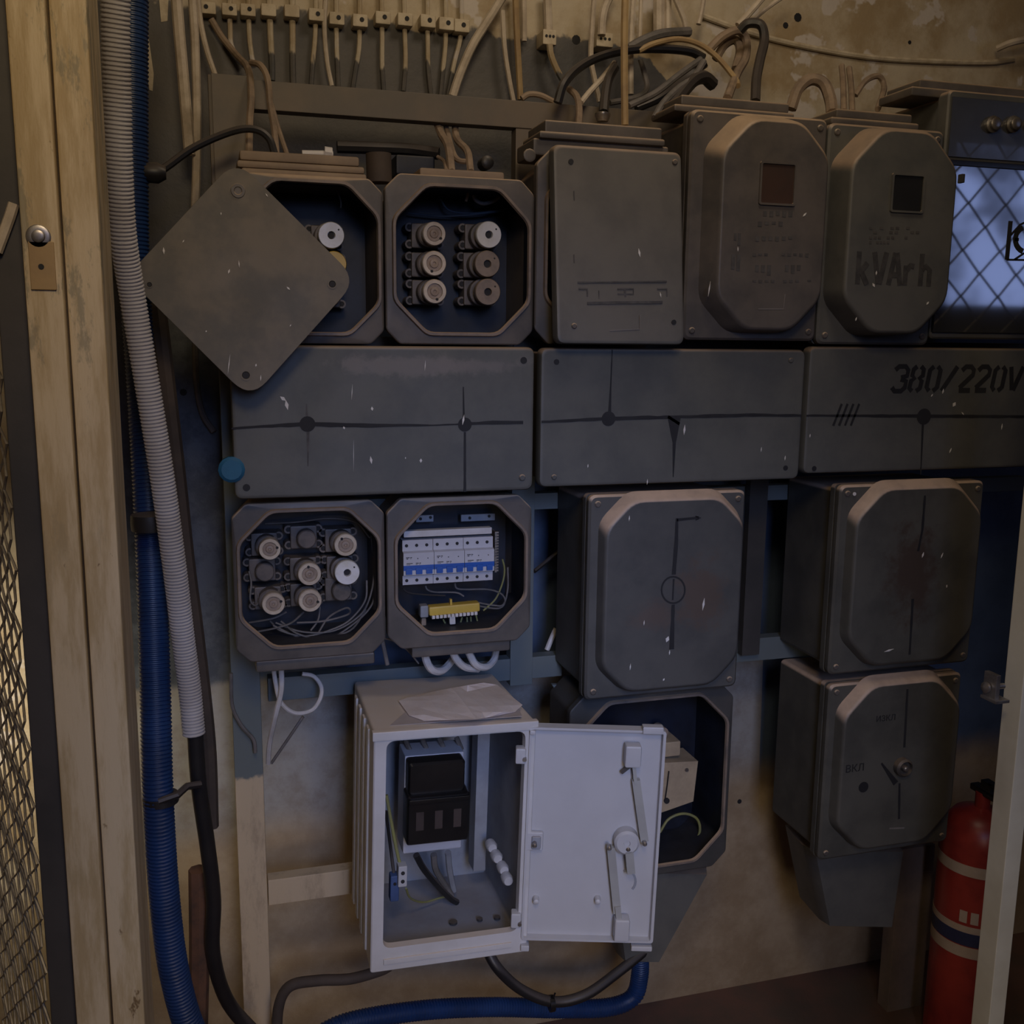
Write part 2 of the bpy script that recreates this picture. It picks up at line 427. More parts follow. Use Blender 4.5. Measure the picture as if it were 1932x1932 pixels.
def flecks(parent, lst, Y):
    g = G()
    for px, py, ln, w, a in lst:
        p = P(px, py, Y); k = MM(px, py, Y)
        dx, dz = math.cos(a), math.sin(a)
        q = [(p.x - dx*ln*k/2, p.z - dz*ln*k/2), (p.x + dz*w*k/2, p.z - dx*w*k/2), (p.x + dx*ln*k/2, p.z + dz*ln*k/2), (p.x - dz*w*k/2, p.z + dx*w*k/2)]
        g.prism(q, Y - 0.0009, Y + 0.0004)
    return tag(g.build('paint_flecks', flake, parent), kind='stuff')
GLY = {
 '3': [[(0,.86),(.2,1),(.6,1),(.8,.85),(.8,.62),(.45,.54)], [(.45,.48),(.8,.4),(.8,.14),(.6,0),(.2,0),(0,.15)]],
 '8': [[(.26,1),(.08,.88),(.06,.62),(.24,.52),(.06,.42),(.04,.12),(.24,0)], [(.5,1),(.7,.88),(.72,.62),(.54,.52),(.72,.42),(.7,.12),(.5,0)]],
 '0': [[(.26,1),(.06,.85),(.06,.15),(.26,0)], [(.5,1),(.72,.85),(.72,.15),(.5,0)]],
 '2': [[(0,.84),(.2,1),(.55,1),(.75,.86),(.75,.66),(.05,.12)], [(.05,.02),(.76,.02)]],
 '/': [[(0,0),(.7,1)]], 'V': [[(.0,1),(.36,.02)], [(.44,.02),(.8,1)]],
 'k': [[(.05,0),(.05,1)], [(.62,.66),(.18,.36)], [(.24,.40),(.66,0)]],
 'A': [[(0,0),(.34,1)], [(.44,1),(.78,0)], [(.2,.32),(.58,.32)]],
 'r': [[(.05,0),(.05,.62)], [(.12,.48),(.34,.62),(.6,.6)]],
 'h': [[(.05,0),(.05,1)], [(.12,.5),(.34,.62),(.62,.5),(.62,0)]],
 '.': [[(.2,.42),(.35,.42)]],
}
def stencil(parent, txt, px0, py0, px1, py1, Y, wpx, mat=mark_black, slant=0.12, adv=None):
    a = P(px0, py1, Y); b = P(px1, py0, Y); H = b.z - a.z; n = len(txt)
    cw = (b.x - a.x) / n; k = MM(px0, py0, Y)
    for i, ch in enumerate(txt):
        if ch == ' ': continue
        g = G()
        for si, st in enumerate(GLY[ch]):
            q = [(a.x + cw * i + cw * 0.95 * x + slant * H * z, a.z + H * z) for x, z in st]
            ribbon(g, q, wpx * k, Y, 0.0005 + 0.00025 * si)
        g.build('stencil_letter', mat, parent)
def font_text(parent, txt, px, py, hpx, Y, mat, name='printed_word', M=None):
    cu = bpy.data.curves.new('t', 'FONT'); cu.body = txt; k = MM(px, py, Y); cu.size = hpx * k * 1.35
    cu.extrude = 0.0004
    ob = bpy.data.objects.new('t', cu); C.objects.link(ob)
    dg = bpy.context.evaluated_depsgraph_get(); dg.update()
    me = bpy.data.meshes.new_from_object(ob.evaluated_get(dg)); bpy.data.objects.remove(ob)
    p = P(px, py, Y)
    for v in me.vertices:
        v.co = Vector((p.x + v.co.x, Y - 0.0004 - v.co.z, p.z + v.co.y)) - ORI[parent.name]
    me.name = name; me.materials.clear(); me.materials.append(mat)
    o = bpy.data.objects.new(name, me); C.objects.link(o); o.parent = parent; return o

# ================================================================== SETTING
def struct(name, g, mat, **k): return tag(g.build(name, mat, **k), kind='structure')
XR = 6.6
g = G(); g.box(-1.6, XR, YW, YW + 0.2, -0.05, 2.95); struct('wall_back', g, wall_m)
g = G(); g.box(-1.6, XR, -1.9, YW, -0.06, 0.0); struct('floor', g, floor_m)
g = G(); g.box(-1.6, XR, -1.9, YW, 2.9, 2.96); struct('ceiling', g, cream_m)
g = G(); g.box(-1.66, -1.6, -1.9, YW, 0, 2.9); struct('wall_left', g, cream_m)
g = G(); g.box(XR, XR + .06, -1.9, YW, 0, 2.9); struct('wall_right', g, cream_m)
# front wall behind the camera with a window opening
YG = 1.66
def mirror(px, py):
    p_ = P(px, py, YG); d_ = p_ - CAM; t_ = (YG + 1.94) / d_.y
    return p_.x + d_.x * t_, p_.z + d_.z * t_
wx0, wz1 = mirror(1780, 335)[0], mirror(1880, 262)[1]
wx1, wz0 = mirror(2000, 440)[0], mirror(1880, 590)[1]
g = G(); g.box(-1.6, wx0, -1.96, -1.9, 0, 2.9); g.box(wx1, XR, -1.96, -1.9, 0, 2.9)
g.box(wx0, wx1, -1.96, -1.9, 0, wz0); g.box(wx0, wx1, -1.96, -1.9, wz1, 2.9); struct('wall_front', g, cream_m)
w1 = thing('window_1', None, None, ((wx0+wx1)/2, -1.93, wz0)); w1['kind'] = 'structure'
g = G(); g.box(wx0, wx1, -1.95, -1.94, wz0, wz1); g.build('frosted_pane', emis('daylight_pane', (0.38, 0.50, 1.0), 2.3), w1)
g = G()
for a in (wx0, wx1 - 0.04): g.box(a, a + 0.04, -1.94, -1.90, wz0, wz1)
for a in (wz0, wz1 - 0.04): g.box(wx0 + .04, wx1 - .04, -1.94, -1.90, a, a + 0.04)
g.build('window_frame', cream_m, w1)
# wall fixings: the anchor holes with plugs seen on the upper wall
g = G()
for px, py, r in ((1505, 33, 7), (1482, 48, 5), (1087, 75, 8), (1716, 80, 3), (346, 740, 7), (1395, 1512, 4)):
    p = P(px, py, YW); g.lathe((p.x, YW, p.z), [(r*MM(px,py,YW), 0.002), (r*MM(px,py,YW), -0.001)], 9)
w_h = g.build('drill_hole', mark_black); w_h.name = 'wall_hole'; tag(w_h, kind='structure')

for px0, pts_ in ((0, [(262, 28), (272, 30), (279, 60), (290, 140), (288, 172), (282, 170), (272, 110), (262, 75)]), (1, [(300, -5), (318, -5), (316, 40), (304, 42)])):
    g = G(); g.prism(list(reversed([pxz(a_[0], a_[1], YW) for a_ in pts_])), YW - .0012, YW + .001)
    tag(g.build('paint_streak', clip_m), kind='structure')
# door post on the left (two stiles with a groove), and the right post
def zrange(Yp): return 0.0, 2.9
t1 = thing('trim_1', None, None, (-0.14, 1.2, 0)); t1['kind'] = 'structure'
g = G(); g.box(P(76,966,1.14).x, P(146,966,1.14).x, 1.140, 1.26, 0, 2.9, 0.003); g.build('post_stile', post_m, t1)
g = G(); g.box(P(151,966,1.15).x, P(219,966,1.15).x, 1.150, 1.27, 0, 2.9, 0.004); g.build('post_jamb', post_m, t1)
g = G(); g.box(P(120,966,1.16).x, P(180,966,1.16).x, 1.16, 1.25, 0, 2.9); g.build('groove_filler', brown_tube, t1)
p = P(72, 446, 1.138); g = G(); g.lathe((p.x, 1.140, p.z), [(0.0118, 0), (0.0118, -0.0015), (0.0105, -0.0025), (0.0065, -0.0025), (0.006, -0.0045), (0.003, -0.0055)], 20)
g.build('bolt', steel, t1, label='steel bolt head on the cream post')
g = G(); p = P(78, 505, 1.138); g.box(p.x - 0.011, p.x + 0.013, 1.1375, 1.142, p.z - 0.022, p.z + 0.026, 0.001); g.build('hinge_plate', paint('rusty_cream', (0.40, 0.27, 0.12), (0.3, 0.2, 0.1), 0.5), t1, label='rust-stained plate under the bolt')
hole(t1, p.x, 1.1375, p.z + .001, .0028)
t2 = thing('trim_2', None, None, (1.16, 1.28, 0)); t2['kind'] = 'structure'
g = G(); xp = P(1866, 1580, 1.302).x; xq = P(1931, 1580, 1.262).x; g.box(xp, xq, 1.262, 1.302, 0, 2.9, 0.002); g.build('post_channel', paint('pale_post', (0.72, 0.70, 0.58), (0.60, 0.57, 0.45), 0.5, scale=4), t2)
g = G(); g.box(xq + .001, xq + .022, 1.285, 1.30, 0, 2.9); g.build('post_back', dark_steel, t2)

# ================================================================== MESH DOOR (left) and MESH FENCE (right)
def zigzag_mesh(a, b, z0, z1, cw, ch, r, n=3):
    """chain link: zigzag wires running upward between plan points a and b"""
    g = G(); L = (b - a).length; d = (b - a).normalized(); nrm = Vector((d.y, -d.x, 0))
    k = int(L / cw) ; rows = int((z1 - z0) / (ch / 2))
    for i in range(k + 1):
        pts = []
        for j in range(rows + 1):
            s = 1 if ((i + j) % 2 == 0) else -1
            x = i * cw + s * cw * 0.5 * 0.96
            pts.append(a + d * x + nrm * (r * 0.9 * (1 if j % 4 < 2 else -1)) + Vector((0, 0, z0 + j * ch / 2)))
        g.tube(pts, r, n, False)
    return g
md = thing('mesh_door', 'open door leaf of dark steel with woven wire, left of the cream post', 'door', (-0.2, 1.2, 0.02))
a = P(26, 966, 1.17); b = P(77, 966, 1.17)
g = G(); g.box(a.x, b.x + 0.004, 1.165, 1.185, 0.02, 2.3, 0.002); g.build('door_stile', dark_steel, md)
pa = P(30, 966, 1.165); pb = P(-75, 966, 1.55)
pa.z = pb.z = 0
g = G(); 
g = zigzag_mesh(pa - Vector((0.008, -0.006, 0)), pb, 0.05, 1.62 + DZ, 0.0225, 0.034, 0.0016, 5)
tag(g.build('wire_mesh', wire_m, md), kind='stuff')
g = G()
for z in (0.03, 1.63 + DZ):
    d = (pb - pa).normalized(); g.tube([pa + Vector((0,0,z)), pb + Vector((0, 0, z))], 0.008, 6)
g.build('door_rail', dark_steel, md)
g = G(); c = P(5, 430, 1.16); g.tube([P(26, 384, 1.16), P(18, 410, 1.16), P(-6, 475, 1.16)], 0.0055, 8)
tag(g.build('pale_bar', cable_white, md, label='pale bar on the dark stile'))  # pale slanted streak, built as a short bar
mf = thing('mesh_fence', 'chain link fence panel beyond the pale right post, seen mirrored in the pane', 'fence', (1.9, 1.29, 0.02))
g = zigzag_mesh(Vector((P(1932, 1932, 1.29).x + .05, 1.29, 0)), Vector((3.2, 1.29, 0)), 0.3, 2.6, 0.0525, 0.105, 0.0034, 5)
tag(g.build('wire_mesh', wire_m, mf), kind='stuff')
g = G()
for z in (0.28, 2.62): g.box(xq + .03, 3.25, 1.28, 1.30, z - 0.015, z + 0.015)
g.build('fence_rail', dark_steel, mf)

# ================================================================== RACK
rk = thing('steel_rack', 'grey and cream painted steel rack of posts and rails carrying the boxes', 'rack', (0.5, YR, 0))
def rk_box(name, x0, y0, x1, y1, Y=YR, t=0.03, mat=None, zfloor=False, ztop=None):
    X0, X1, Z0, Z1 = RECT(x0, y0, x1, y1, Y)
    if zfloor: Z0 = 0.0
    if ztop: Z1 = ztop
    g = G(); g.box(X0, X1, Y, Y + t, Z0, Z1, 0.0015); return g.build(name, mat or rack_m, rk)
lp = P(452, 1700, YR).x; lp2 = P(505, 1700, YR).x; ztop = P(475, 146, YR).z
g = G(); g.box(lp, lp2, YR, YR + 0.05, 0, ztop, 0.002); g.build('rack_post', rack_m, rk)
g = G(); g.box(P(402,240,YR).x, P(474,240,YR).x, YR - 0.004, YR + 0.02, P(440,350,YR).z, P(440,142,YR).z, 0.001); g.build('gusset_plate', rack_m, rk)
zr1 = (P(700,168,YR).z, P(700, 222,YR).z)
X0, X1 = P(475,180,YR).x, P(1760,250,YR).x
g = G(); g.box(X0, X1, YR - 0.002, YR + 0.03, zr1[1], zr1[0], 0.0015); g.build('top_rail', rack_m, rk)
xm0, xm1 = P(973, 270, YR).x, P(1019, 270, YR).x
g = G(); g.box(xm0, xm1, YR, YR + 0.03, P(960,1295,YR).z, zr1[1], 0.0015); g.build('rack_post', rack_m, rk)
rk_box('rack_rail', 505, 1258, 1060, 1300, YR + .002)
rk_box('rack_rail', 505, 1628, 1000, 1674, YR + .002)
# right hand leg and rails
lx0, lx1 = P(1688, 1740, YR).x, P(1752, 1740, YR).x
g = G(); g.box(lx0, lx1, YR, YR + 0.04, 0, P(1720,1600,YR).z, 0.0015); g.build('rack_post', paint('dusty_leg', (0.23, 0.18, 0.15), (0.16, 0.13, 0.11), 0.7), rk)
rk_box('rack_rail', 1385, 1200, 1580, 1242)
X0, X1, _, _ = RECT(1408, 910, 1441, 1240, 1.84)
g = G(); g.box(X0, X1, 1.84, YR, P(1425,1235,1.84).z, P(1425,880,1.84).z); g.build('rack_post', dark_steel, rk)
rk_box('rack_rail', 430, 640, 1932, 668, YR + 0.005)
rk_box('rack_rail', 430, 925, 1932, 955, YR + 0.005)
# diagonal stay near the middle
g = G(); q = [pxz(1040,1290,YR), pxz(1075,1290,YR), pxz(1112,1350,YR), pxz(1082,1368,YR)]
g.prism(list(reversed(q)), YR - 0.006, YR + 0.004); g.build('stay_plate', rack_m, rk)

# ================================================================== OPEN BOXES
rim_m = paint('dusty_rim', (0.23, 0.175, 0.135), (0.14, 0.115, 0.10), 0.5, dust=0.8, dustc=(0.38, 0.27, 0.18), scale=22, bmp=0.15)
def open_box(label, outer, inner, cham=58, Y=YF, deep=0.135, gmat=box_brown, group=None, notch=26, bolts=True):
    X0, X1, Z0, Z1 = RECT(*outer, Y); x0, x1, z0, z1 = RECT(*inner, Y)
    k = MM((outer[0]+outer[2])/2, (outer[1]+outer[3])/2, Y); c = cham * k
    t = thing('junction_box', label, 'electrical box', ((X0+X1)/2, YR, Z0), group)
    nc = notch * k; S = 3
    R = [0.006] * 8
    g = G()
    lip = 0.007
    loops = [rloop(octa(X0+.012, X1-.012, Z0+.012, Z1-.012, nc), R, YR - 0.002, S),
             rloop(octa(X0+.008, X1-.008, Z0+.008, Z1-.008, nc), R, Y + 0.022, S),
             rloop(octa(X0, X1, Z0, Z1, nc), R, Y + 0.020, S),
             rloop(octa(X0, X1, Z0, Z1, nc), R, Y + 0.006, S),
             rloop(octa(X0+.002, X1-.002, Z0+.002, Z1-.002, nc), R, Y + 0.004, S),
             rloop(octa(x0-lip, x1+lip, z0-lip, z1+lip, c+lip*.5), 0.012, Y + 0.003, S),
             rloop(octa(x0-lip*.8, x1+lip*.8, z0-lip*.8, z1+lip*.8, c+lip*.4), 0.012, Y - 0.004, S),
             rloop(octa(x0-lip*.2, x1+lip*.2, z0-lip*.2, z1+lip*.2, c), 0.012, Y - 0.004, S),
             rloop(octa(x0, x1, z0, z1, c), 0.012, Y + 0.001, S)]
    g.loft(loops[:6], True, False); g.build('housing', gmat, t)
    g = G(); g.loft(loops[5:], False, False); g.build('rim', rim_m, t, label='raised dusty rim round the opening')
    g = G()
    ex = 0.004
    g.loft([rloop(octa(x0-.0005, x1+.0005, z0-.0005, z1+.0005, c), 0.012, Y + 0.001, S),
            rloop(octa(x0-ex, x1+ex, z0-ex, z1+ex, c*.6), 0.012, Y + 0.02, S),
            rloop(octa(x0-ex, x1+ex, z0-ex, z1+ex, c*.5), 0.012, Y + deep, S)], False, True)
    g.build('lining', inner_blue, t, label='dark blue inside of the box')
    if bolts:
        i = 0.55 * nc + 0.012
        for sx, sz in ((X0 + i, Z0 + i), (X1 - i, Z0 + i), (X1 - i, Z1 - i), (X0 + i, Z1 - i)): hole(t, sx, Y + 0.0045, sz, 0.0045)
    return t
boxA = open_box('open eight-sided box behind the tilted loose plate, two fuses showing', (447, 330, 724, 648), (462, 346, 712, 626))
boxB = open_box('open eight-sided box in the upper row with six screw fuses in two columns', (728, 332, 1008, 650), (748, 356, 995, 627))
boxG = open_box('open eight-sided box in the lower row with five ringed fuses and coiled wires', (441, 948, 727, 1243), (455, 966, 713, 1214))
boxH = open_box('open eight-sided box holding the row of blue and white breakers', (731, 938, 1003, 1218), (751, 953, 989, 1189))
boxC = open_box('box whose plain cover hangs loose, right of the six-fuse box', (1012, 285, 1272, 650), (1034, 310, 1250, 625))
gL = paint('dark_box_enamel', (0.07, 0.065, 0.06), (0.05, 0.048, 0.045), 0.6)
boxL = open_box('open box half hidden behind the white cabinet door, beige blocks inside', (1074, 1303, 1378, 1655), (1094, 1322, 1364, 1632), cham=50, gmat=gL)
# bottom flange of box G and lips
X0, X1, Z0, Z1 = RECT(482, 1236, 706, 1258, YF + 0.03); g = G(); g.box(X0, X1, YF + 0.02, YR - 0.01, Z0, Z1, 0.004); g.build('gland_plate', box_brown, boxG)
X0, X1, Z0, Z1 = RECT(775, 1205, 960, 1232, YF + 0.03); g = G(); g.box(X0, X1, YF + 0.02, YR - 0.01, Z0, Z1, 0.004); g.build('gland_plate', box_brown, boxH)
def gland(parent, steps, Y=None, mat=box_brown):
    for (x0, y0, x1, y1, Yf) in steps:
        X0, X1, Z0, Z1 = RECT(x0, y0, x1, y1, Yf); g = G()
        g.box(X0, X1, Yf, Yf + 0.10, Z0, Z1, 0.004); g.build('gland_plate', mat, parent)
dusty = paint('dusty_plate', (0.30, 0.225, 0.155), (0.22, 0.165, 0.12), 0.7, bmp=0.2)
gland(boxA, [(452, 289, 678, 308, YF + .03), (447, 308, 688, 322, YF + .02), (455, 322, 692, 336, YF + .015)], mat=dusty)
gland(boxB, [(792, 320, 952, 338, YF + .03), (757, 335, 985, 343, YF + .015)], mat=dusty)
gland(boxC, [(1028, 233, 1250, 260, YF + .015), (1018, 254, 1256, 268, YF + .0), (1006, 268, 1262, 300, YF + .01)])
p = P(1001, 292, YF); screw(boxC, p.x, YF + 0.006, p.z, 0.011, box_brown)
# things on gland plate of box A: a plastic plug and a nut
g = G(); a, b = P(570, 291, YF+.05), P(628, 292, YF+.05); g.tube([a, b], 0.0065, 8); g.tube([P(612, 288, YF+.05), P(626, 290, YF+.05)], 0.010, 8)
tag(g.build('plastic_plug', cable_clean, origin=a), 'short white plastic plug lying on top of the left fuse box', 'plug')

# ------------------------------------------------------------------ fuses
def fuse(label, cx, cy, kind='ring', base=True, Yc=1.748, r=None, group=None, dark_spot=None, dx=0):
    k = MM(cx, cy, Yc); p = P(cx, cy, Yc)
    t = thing('screw_fuse', label, 'fuse', (p.x, 1.83, p.z), group)
    rr = (r or 23) * k
    if base:
        g = G(); w, h = 35 * k, 25 * k; bx = p.x - 8 * k + dx * k
        g.box(bx - w*.74, bx + w*.74, 1.79, 1.832, p.z - h*.92, p.z + h*.92, 0.003)
        for sx in (-1, 1):
            for sz in (-1, 1):
                g.lathe((bx + sx*w*.82, 1.795, p.z + sz*h*.62), [(w*.24, 0.03), (w*.24, 0), (w*.14, 0), (w*.12, 0.006)], 12)
        g.lathe((bx + 4*k, 1.77, p.z), [(rr*1.02, 0.03), (rr*1.02, 0), (rr*.9, -0.002)], 24)
        g.build('fuse_base', ceramic_base, t)
        for sx in (-1, 1):
            for sz in (-1, 1): hole(t, bx + sx*w*.82, 1.7965, p.z + sz*h*.62, w*.12, 'terminal_hole')
    if kind == 'none':
        g = G(); g.lathe((p.x, 1.785, p.z), [(rr*.8, .02), (rr*.8, -0.004), (rr*.62, -0.004), (rr*.55, 0.012), (rr*.2, 0.012), (rr*.15, 0.004)], 20)
        g.build('empty_socket', black, t); return t
    cm = {'ring': ceramic, 'hole': ceramic_clean, 'dirty': ceramic_dirty, 'yellow': ceramic_yellow}[kind]
    g = G()
    if kind == 'ring':
        g.lathe((p.x, Yc, p.z), [(rr*.9, 0.045), (rr*.93, 0.004), (rr*.99, 0.0), (rr*.93, -0.003), (rr*.66, -0.003), (rr*.62, 0.001)], 32)
        g.build('cap', cm, t)
        g = G(); g.lathe((p.x, Yc, p.z), [(rr*.61, 0.002), (rr*.6, -0.0006), (rr*.38, -0.0004), (rr*.34, -0.0025), (rr*.14, -0.003), (rr*.10, -0.0012)], 24)
        g.build('sight_glass', tan_disc, t)
        a = dark_spot if dark_spot is not None else random.uniform(0, 6.28)
        hole(t, p.x + rr*.66*math.cos(a), Yc - 0.0025, p.z + rr*.66*math.sin(a), rr*.12, 'contact_slot')
    else:
        g.lathe((p.x, Yc, p.z), [(rr*.86, 0.045), (rr*.88, 0.012), (rr*1.0, 0.008), (rr*1.0, -0.001), (rr*.94, -0.003), (rr*.30, -0.003), (rr*.27, 0.004)], 36)
        g.build('cap', cm, t)
        if kind != 'yellow': hole(t, p.x, Yc + 0.003, p.z, rr*.26, 'cap_hole')
        if kind != 'yellow': hole(t, p.x + rr*.55, Yc - 0.0026, p.z + rr*.42, rr*.07, 'print_dot')
    return t
fuse('white capped fuse right of the tilted plate corner', 625, 444, 'hole', r=25)
fuse('yellow capped fuse peeping from behind the tilted plate', 630, 498, 'yellow', r=24)
fuse('bare fuse base showing below the yellow one beside the plate', 630, 556, 'none', r=20, dx=0)
for cx, cy, kd, lb, r, sp in ((819, 441, 'ring', 'dusty ringed fuse, top of the left column in the six-fuse box', 22, -0.6), (819, 497, 'ring', 'white ringed fuse, middle of the left column in the six-fuse box', 23, -1.9),
        (820, 550, 'ring', 'white ringed fuse, bottom of the left column in the six-fuse box', 22.5, -1.3), (922, 443, 'hole', 'cleanest white fuse cap, top of the right column in the six-fuse box', 24, 0),
        (919, 498, 'dirty', 'brown dirty fuse cap, middle of the right column in the six-fuse box', 24, 0), (920, 551, 'dirty', 'brown dirty fuse cap, bottom of the right column in the six-fuse box', 24, 0)):
    fuse(lb, cx, cy, kd, r=r, dark_spot=sp)
for cx, cy, kd, lb, r, sp in ((509, 1036, 'ring', 'ringed fuse at top left in the box of coiled wires', 21.5, 0.2), (652, 1028, 'ring', 'ringed fuse at top right in the box of coiled wires', 22, 2.1),
        (584, 1083, 'ring', 'ringed fuse in the centre of the box of coiled wires', 22.5, 1.7), (655, 1080, 'hole', 'bright white holed fuse cap in the box of coiled wires', 24, 0),
        (516, 1139, 'ring', 'ringed fuse at lower left in the box of coiled wires', 22.5, 0.3), (585, 1133, 'ring', 'ringed fuse at bottom centre in the box of coiled wires', 22.5, -0.2),
        (505, 1085, 'none', 'empty fuse socket between the two left fuses of the coiled-wire box', 18, 0), (585, 1022, 'none', 'empty fuse socket at top centre of the coiled-wire box', 18, 0),
        (652, 1122, 'none', 'empty fuse socket under the bright white cap', 18, 0)):
    fuse(lb, cx, cy, kd, r=r, dark_spot=sp)
# wires in box G
wires = [[(700,1010,1.79),(706,1070,1.78),(700,1120,1.77),(680,1160,1.77),(630,1190,1.76),(570,1192,1.76),(520,1175,1.77)],
 [(692,1095,1.79),(690,1130,1.78),(670,1160,1.77),(640,1182,1.76),(580,1200,1.76),(530,1190,1.76),(510,1172,1.78)],
 [(707,1100,1.78),(702,1140,1.78),(670,1175,1.77),(620,1205,1.76),(570,1204,1.76),(515,1180,1.76)],
 [(573,1155,1.78),(550,1175,1.76),(520,1185,1.76),(480,1193,1.77)],
 [(604,1145,1.78),(600,1170,1.77),(586,1190,1.76)],
 [(560,1175,1.76),(610,1172,1.76),(655,1160,1.76),(660,1150,1.75),(650,1148,1.75),(620,1165,1.76),(600,1195,1.76)],
 [(470,1078,1.79),(474,1100,1.78),(472,1130,1.77),(480,1142,1.77),(488,1136,1.78),(486,1115,1.79)],
 [(500,988,1.82),(560,985,1.81),(620,978,1.81),(670,985,1.80),(698,1015,1.79)],
 [(540,1155,1.78),(520,1165,1.77),(500,1170,1.77),(470,1175,1.78)],
 [(530,1172,1.77),(560,1195,1.755),(600,1203,1.755),(660,1190,1.76),(690,1150,1.78)]]
lbls = ['outermost grey wire hugging the right side of the coiled-wire box', 'grey wire sweeping under the bright white cap to the lower left', 'lowest grey wire lying along the bottom of the fuse box',
 'short wire running left below the lowest ringed fuse', 'short wire dropping from the bottom centre fuse', 'wire with a pointed loop at the lower right of the fuses',
 'small wire loop at the left wall of the coiled-wire box', 'wire crossing the top of the coiled-wire box', 'short wire under the lower left fuse', 'wire bowing up into the lower right corner of the fuse box']
for w, lb in zip(wires, lbls): cable('wire', lb, w, 1.77, 0.0018, cable_grey, 'wire', n=6)
for w, lb in (([(830,375,1.8),(850,398,1.8),(900,402,1.8),(960,392,1.8),(1000,370,1.8)], 'blue-grey wire across the top of the six-fuse box'),
              ([(770,402,1.81),(830,408,1.81),(890,405,1.8),(950,398,1.8)], 'lower thin wire across the top of the six-fuse box')):
    cable('wire', lb, w, 1.8, 0.0016, paint('blue_grey_wire', (0.05, 0.08, 0.13)), 'wire', n=6)
cable('wire_bend', 'pale thick bent wire at the top right of the six-fuse box', [(893,368),(898,378),(912,384),(930,380),(942,372)], 1.775, 0.0035, cable_grey, 'wire')
cable('wire_stub', 'pale wire stub hanging in the six-fuse box', [(884,360),(882,370),(879,380)], 1.775, 0.0025, cable_tan, 'wire')
cable('wire_strand', 'faint strand hanging inside the box behind the plate', [(638,362),(643,380),(643,392)], 1.78, 0.0012, cable_grey, 'wire', n=6)

# ------------------------------------------------------------------ breakers in box H
YB = 1.728
bx0 = P(759, 1060, YB).x; bx1 = P(930, 1055, YB).x; zt = P(845, 1014, YB).z
zz = lambda py: P(845, py, YB).z
pw = (bx1 - bx0) / 9
for u in range(3):
    xa = bx0 + u * 3 * pw + 0.0004; xb = bx0 + (u + 1) * 3 * pw - 0.0004
    nm = ('left', 'middle', 'right')[u]
    t = thing('circuit_breaker', f'{nm} three-pole breaker of the blue and white row', 'breaker', ((xa+xb)/2, 1.79, zz(1100)), 'three-pole breakers on one rail')
    g = G()
    prof = [(YB, zz(1016)), (YB, zz(1036)), (YB - .010, zz(1038)), (YB - .010, zz(1079)), (YB, zz(1082)), (YB, zz(1099)), (1.79, zz(1099)), (1.79, zz(1016))]
    L = [[Vector((x, y, z)) for y, z in prof] for x in (xa, xb)]
    g.loft(L, True, True); g.build('body', light_plastic, t)
    g = G(); g.box(xa, xb, YB - .0108, YB - .009, zz(1070), zz(1061), 0); g.build('blue_band', blue_plastic, t)
    for j in range(3):
        xc = xa + (j + 0.5) * (xb - xa) / 3
        g = G(); g.box(xc - pw*.30, xc + pw*.32, YB - .0135, YB - .009, zz(1077), zz(1066), 0.0006); g.build('lever', blue_plastic, t)
        for py in (1026, 1091): hole(t, xc - pw*.1, YB - 0.0002, zz(py), 0.0029, 'terminal_screw')
        hole(t, xc - pw*.1, YB - 0.0102, zz(1048.5), 0.0009, 'indicator_dot')
    g = G()   # tiny print
    for j, (a0, w_) in enumerate(((0.08, .12), (0.22, .06), (0.10, .2), (.40, .10), (.52, .05))):
        zq = zz(1046 if j < 2 else 1057); g.box(xa + a0*(xb-xa), xa + (a0+w_)*(xb-xa), YB - .0103, YB - .0098, zq - .0009, zq + .0006)
        g.box(xa + a0*(xb-xa), xa + (a0+w_*.6)*(xb-xa), YB - .0103, YB - .0098, zq - .0029, zq - .0021)
    g.build('printed_rating', mark_faint, t)
g = G(); g.box(P(761,1000,YB).x, P(927,1000,YB).x, YB - .004, YB + .012, zz(1010), zz(998), 0.001)
tag(g.build('busbar_comb', cable_clean, origin=P(845, 1005, YB)), 'white comb strip above the breakers', 'busbar')
g = G()
for j in range(15): g.box(P(933,1050,YB+.01).x, P(940,1050,YB+.01).x, YB + .008, YB + .016, zz(1085 - j*5.2), zz(1085 - j*5.2 - 3.2))
g.box(P(934,1050,YB+.01).x, P(938,1050,YB+.01).x, YB + .012, YB + .05, zz(1088), zz(1010))
tag(g.build('end_rail', steel, origin=P(937, 1050, YB)), 'notched metal rail end right of the breakers', 'rail')
for lb, a in (('small pierced bracket at the top left inside the breaker box', (785,972,818,985)), ('longer pierced bracket at the top right inside the breaker box', (870,970,934,983))):
    X0, X1, Z0, Z1 = RECT(*a, 1.80); t = thing('bracket', lb, 'bracket', (X0, 1.8, Z0))
    g = G(); g.box(X0, X1, 1.80, 1.81, Z0, Z1, 0.001); g.build('bracket_plate', cab_inner, t)
    hole(t, X0 + .25*(X1-X0), 1.799, (Z0+Z1)/2, .0028); hole(t, X0 + .82*(X1-X0), 1.799, (Z0+Z1)/2 + .002, .0028)
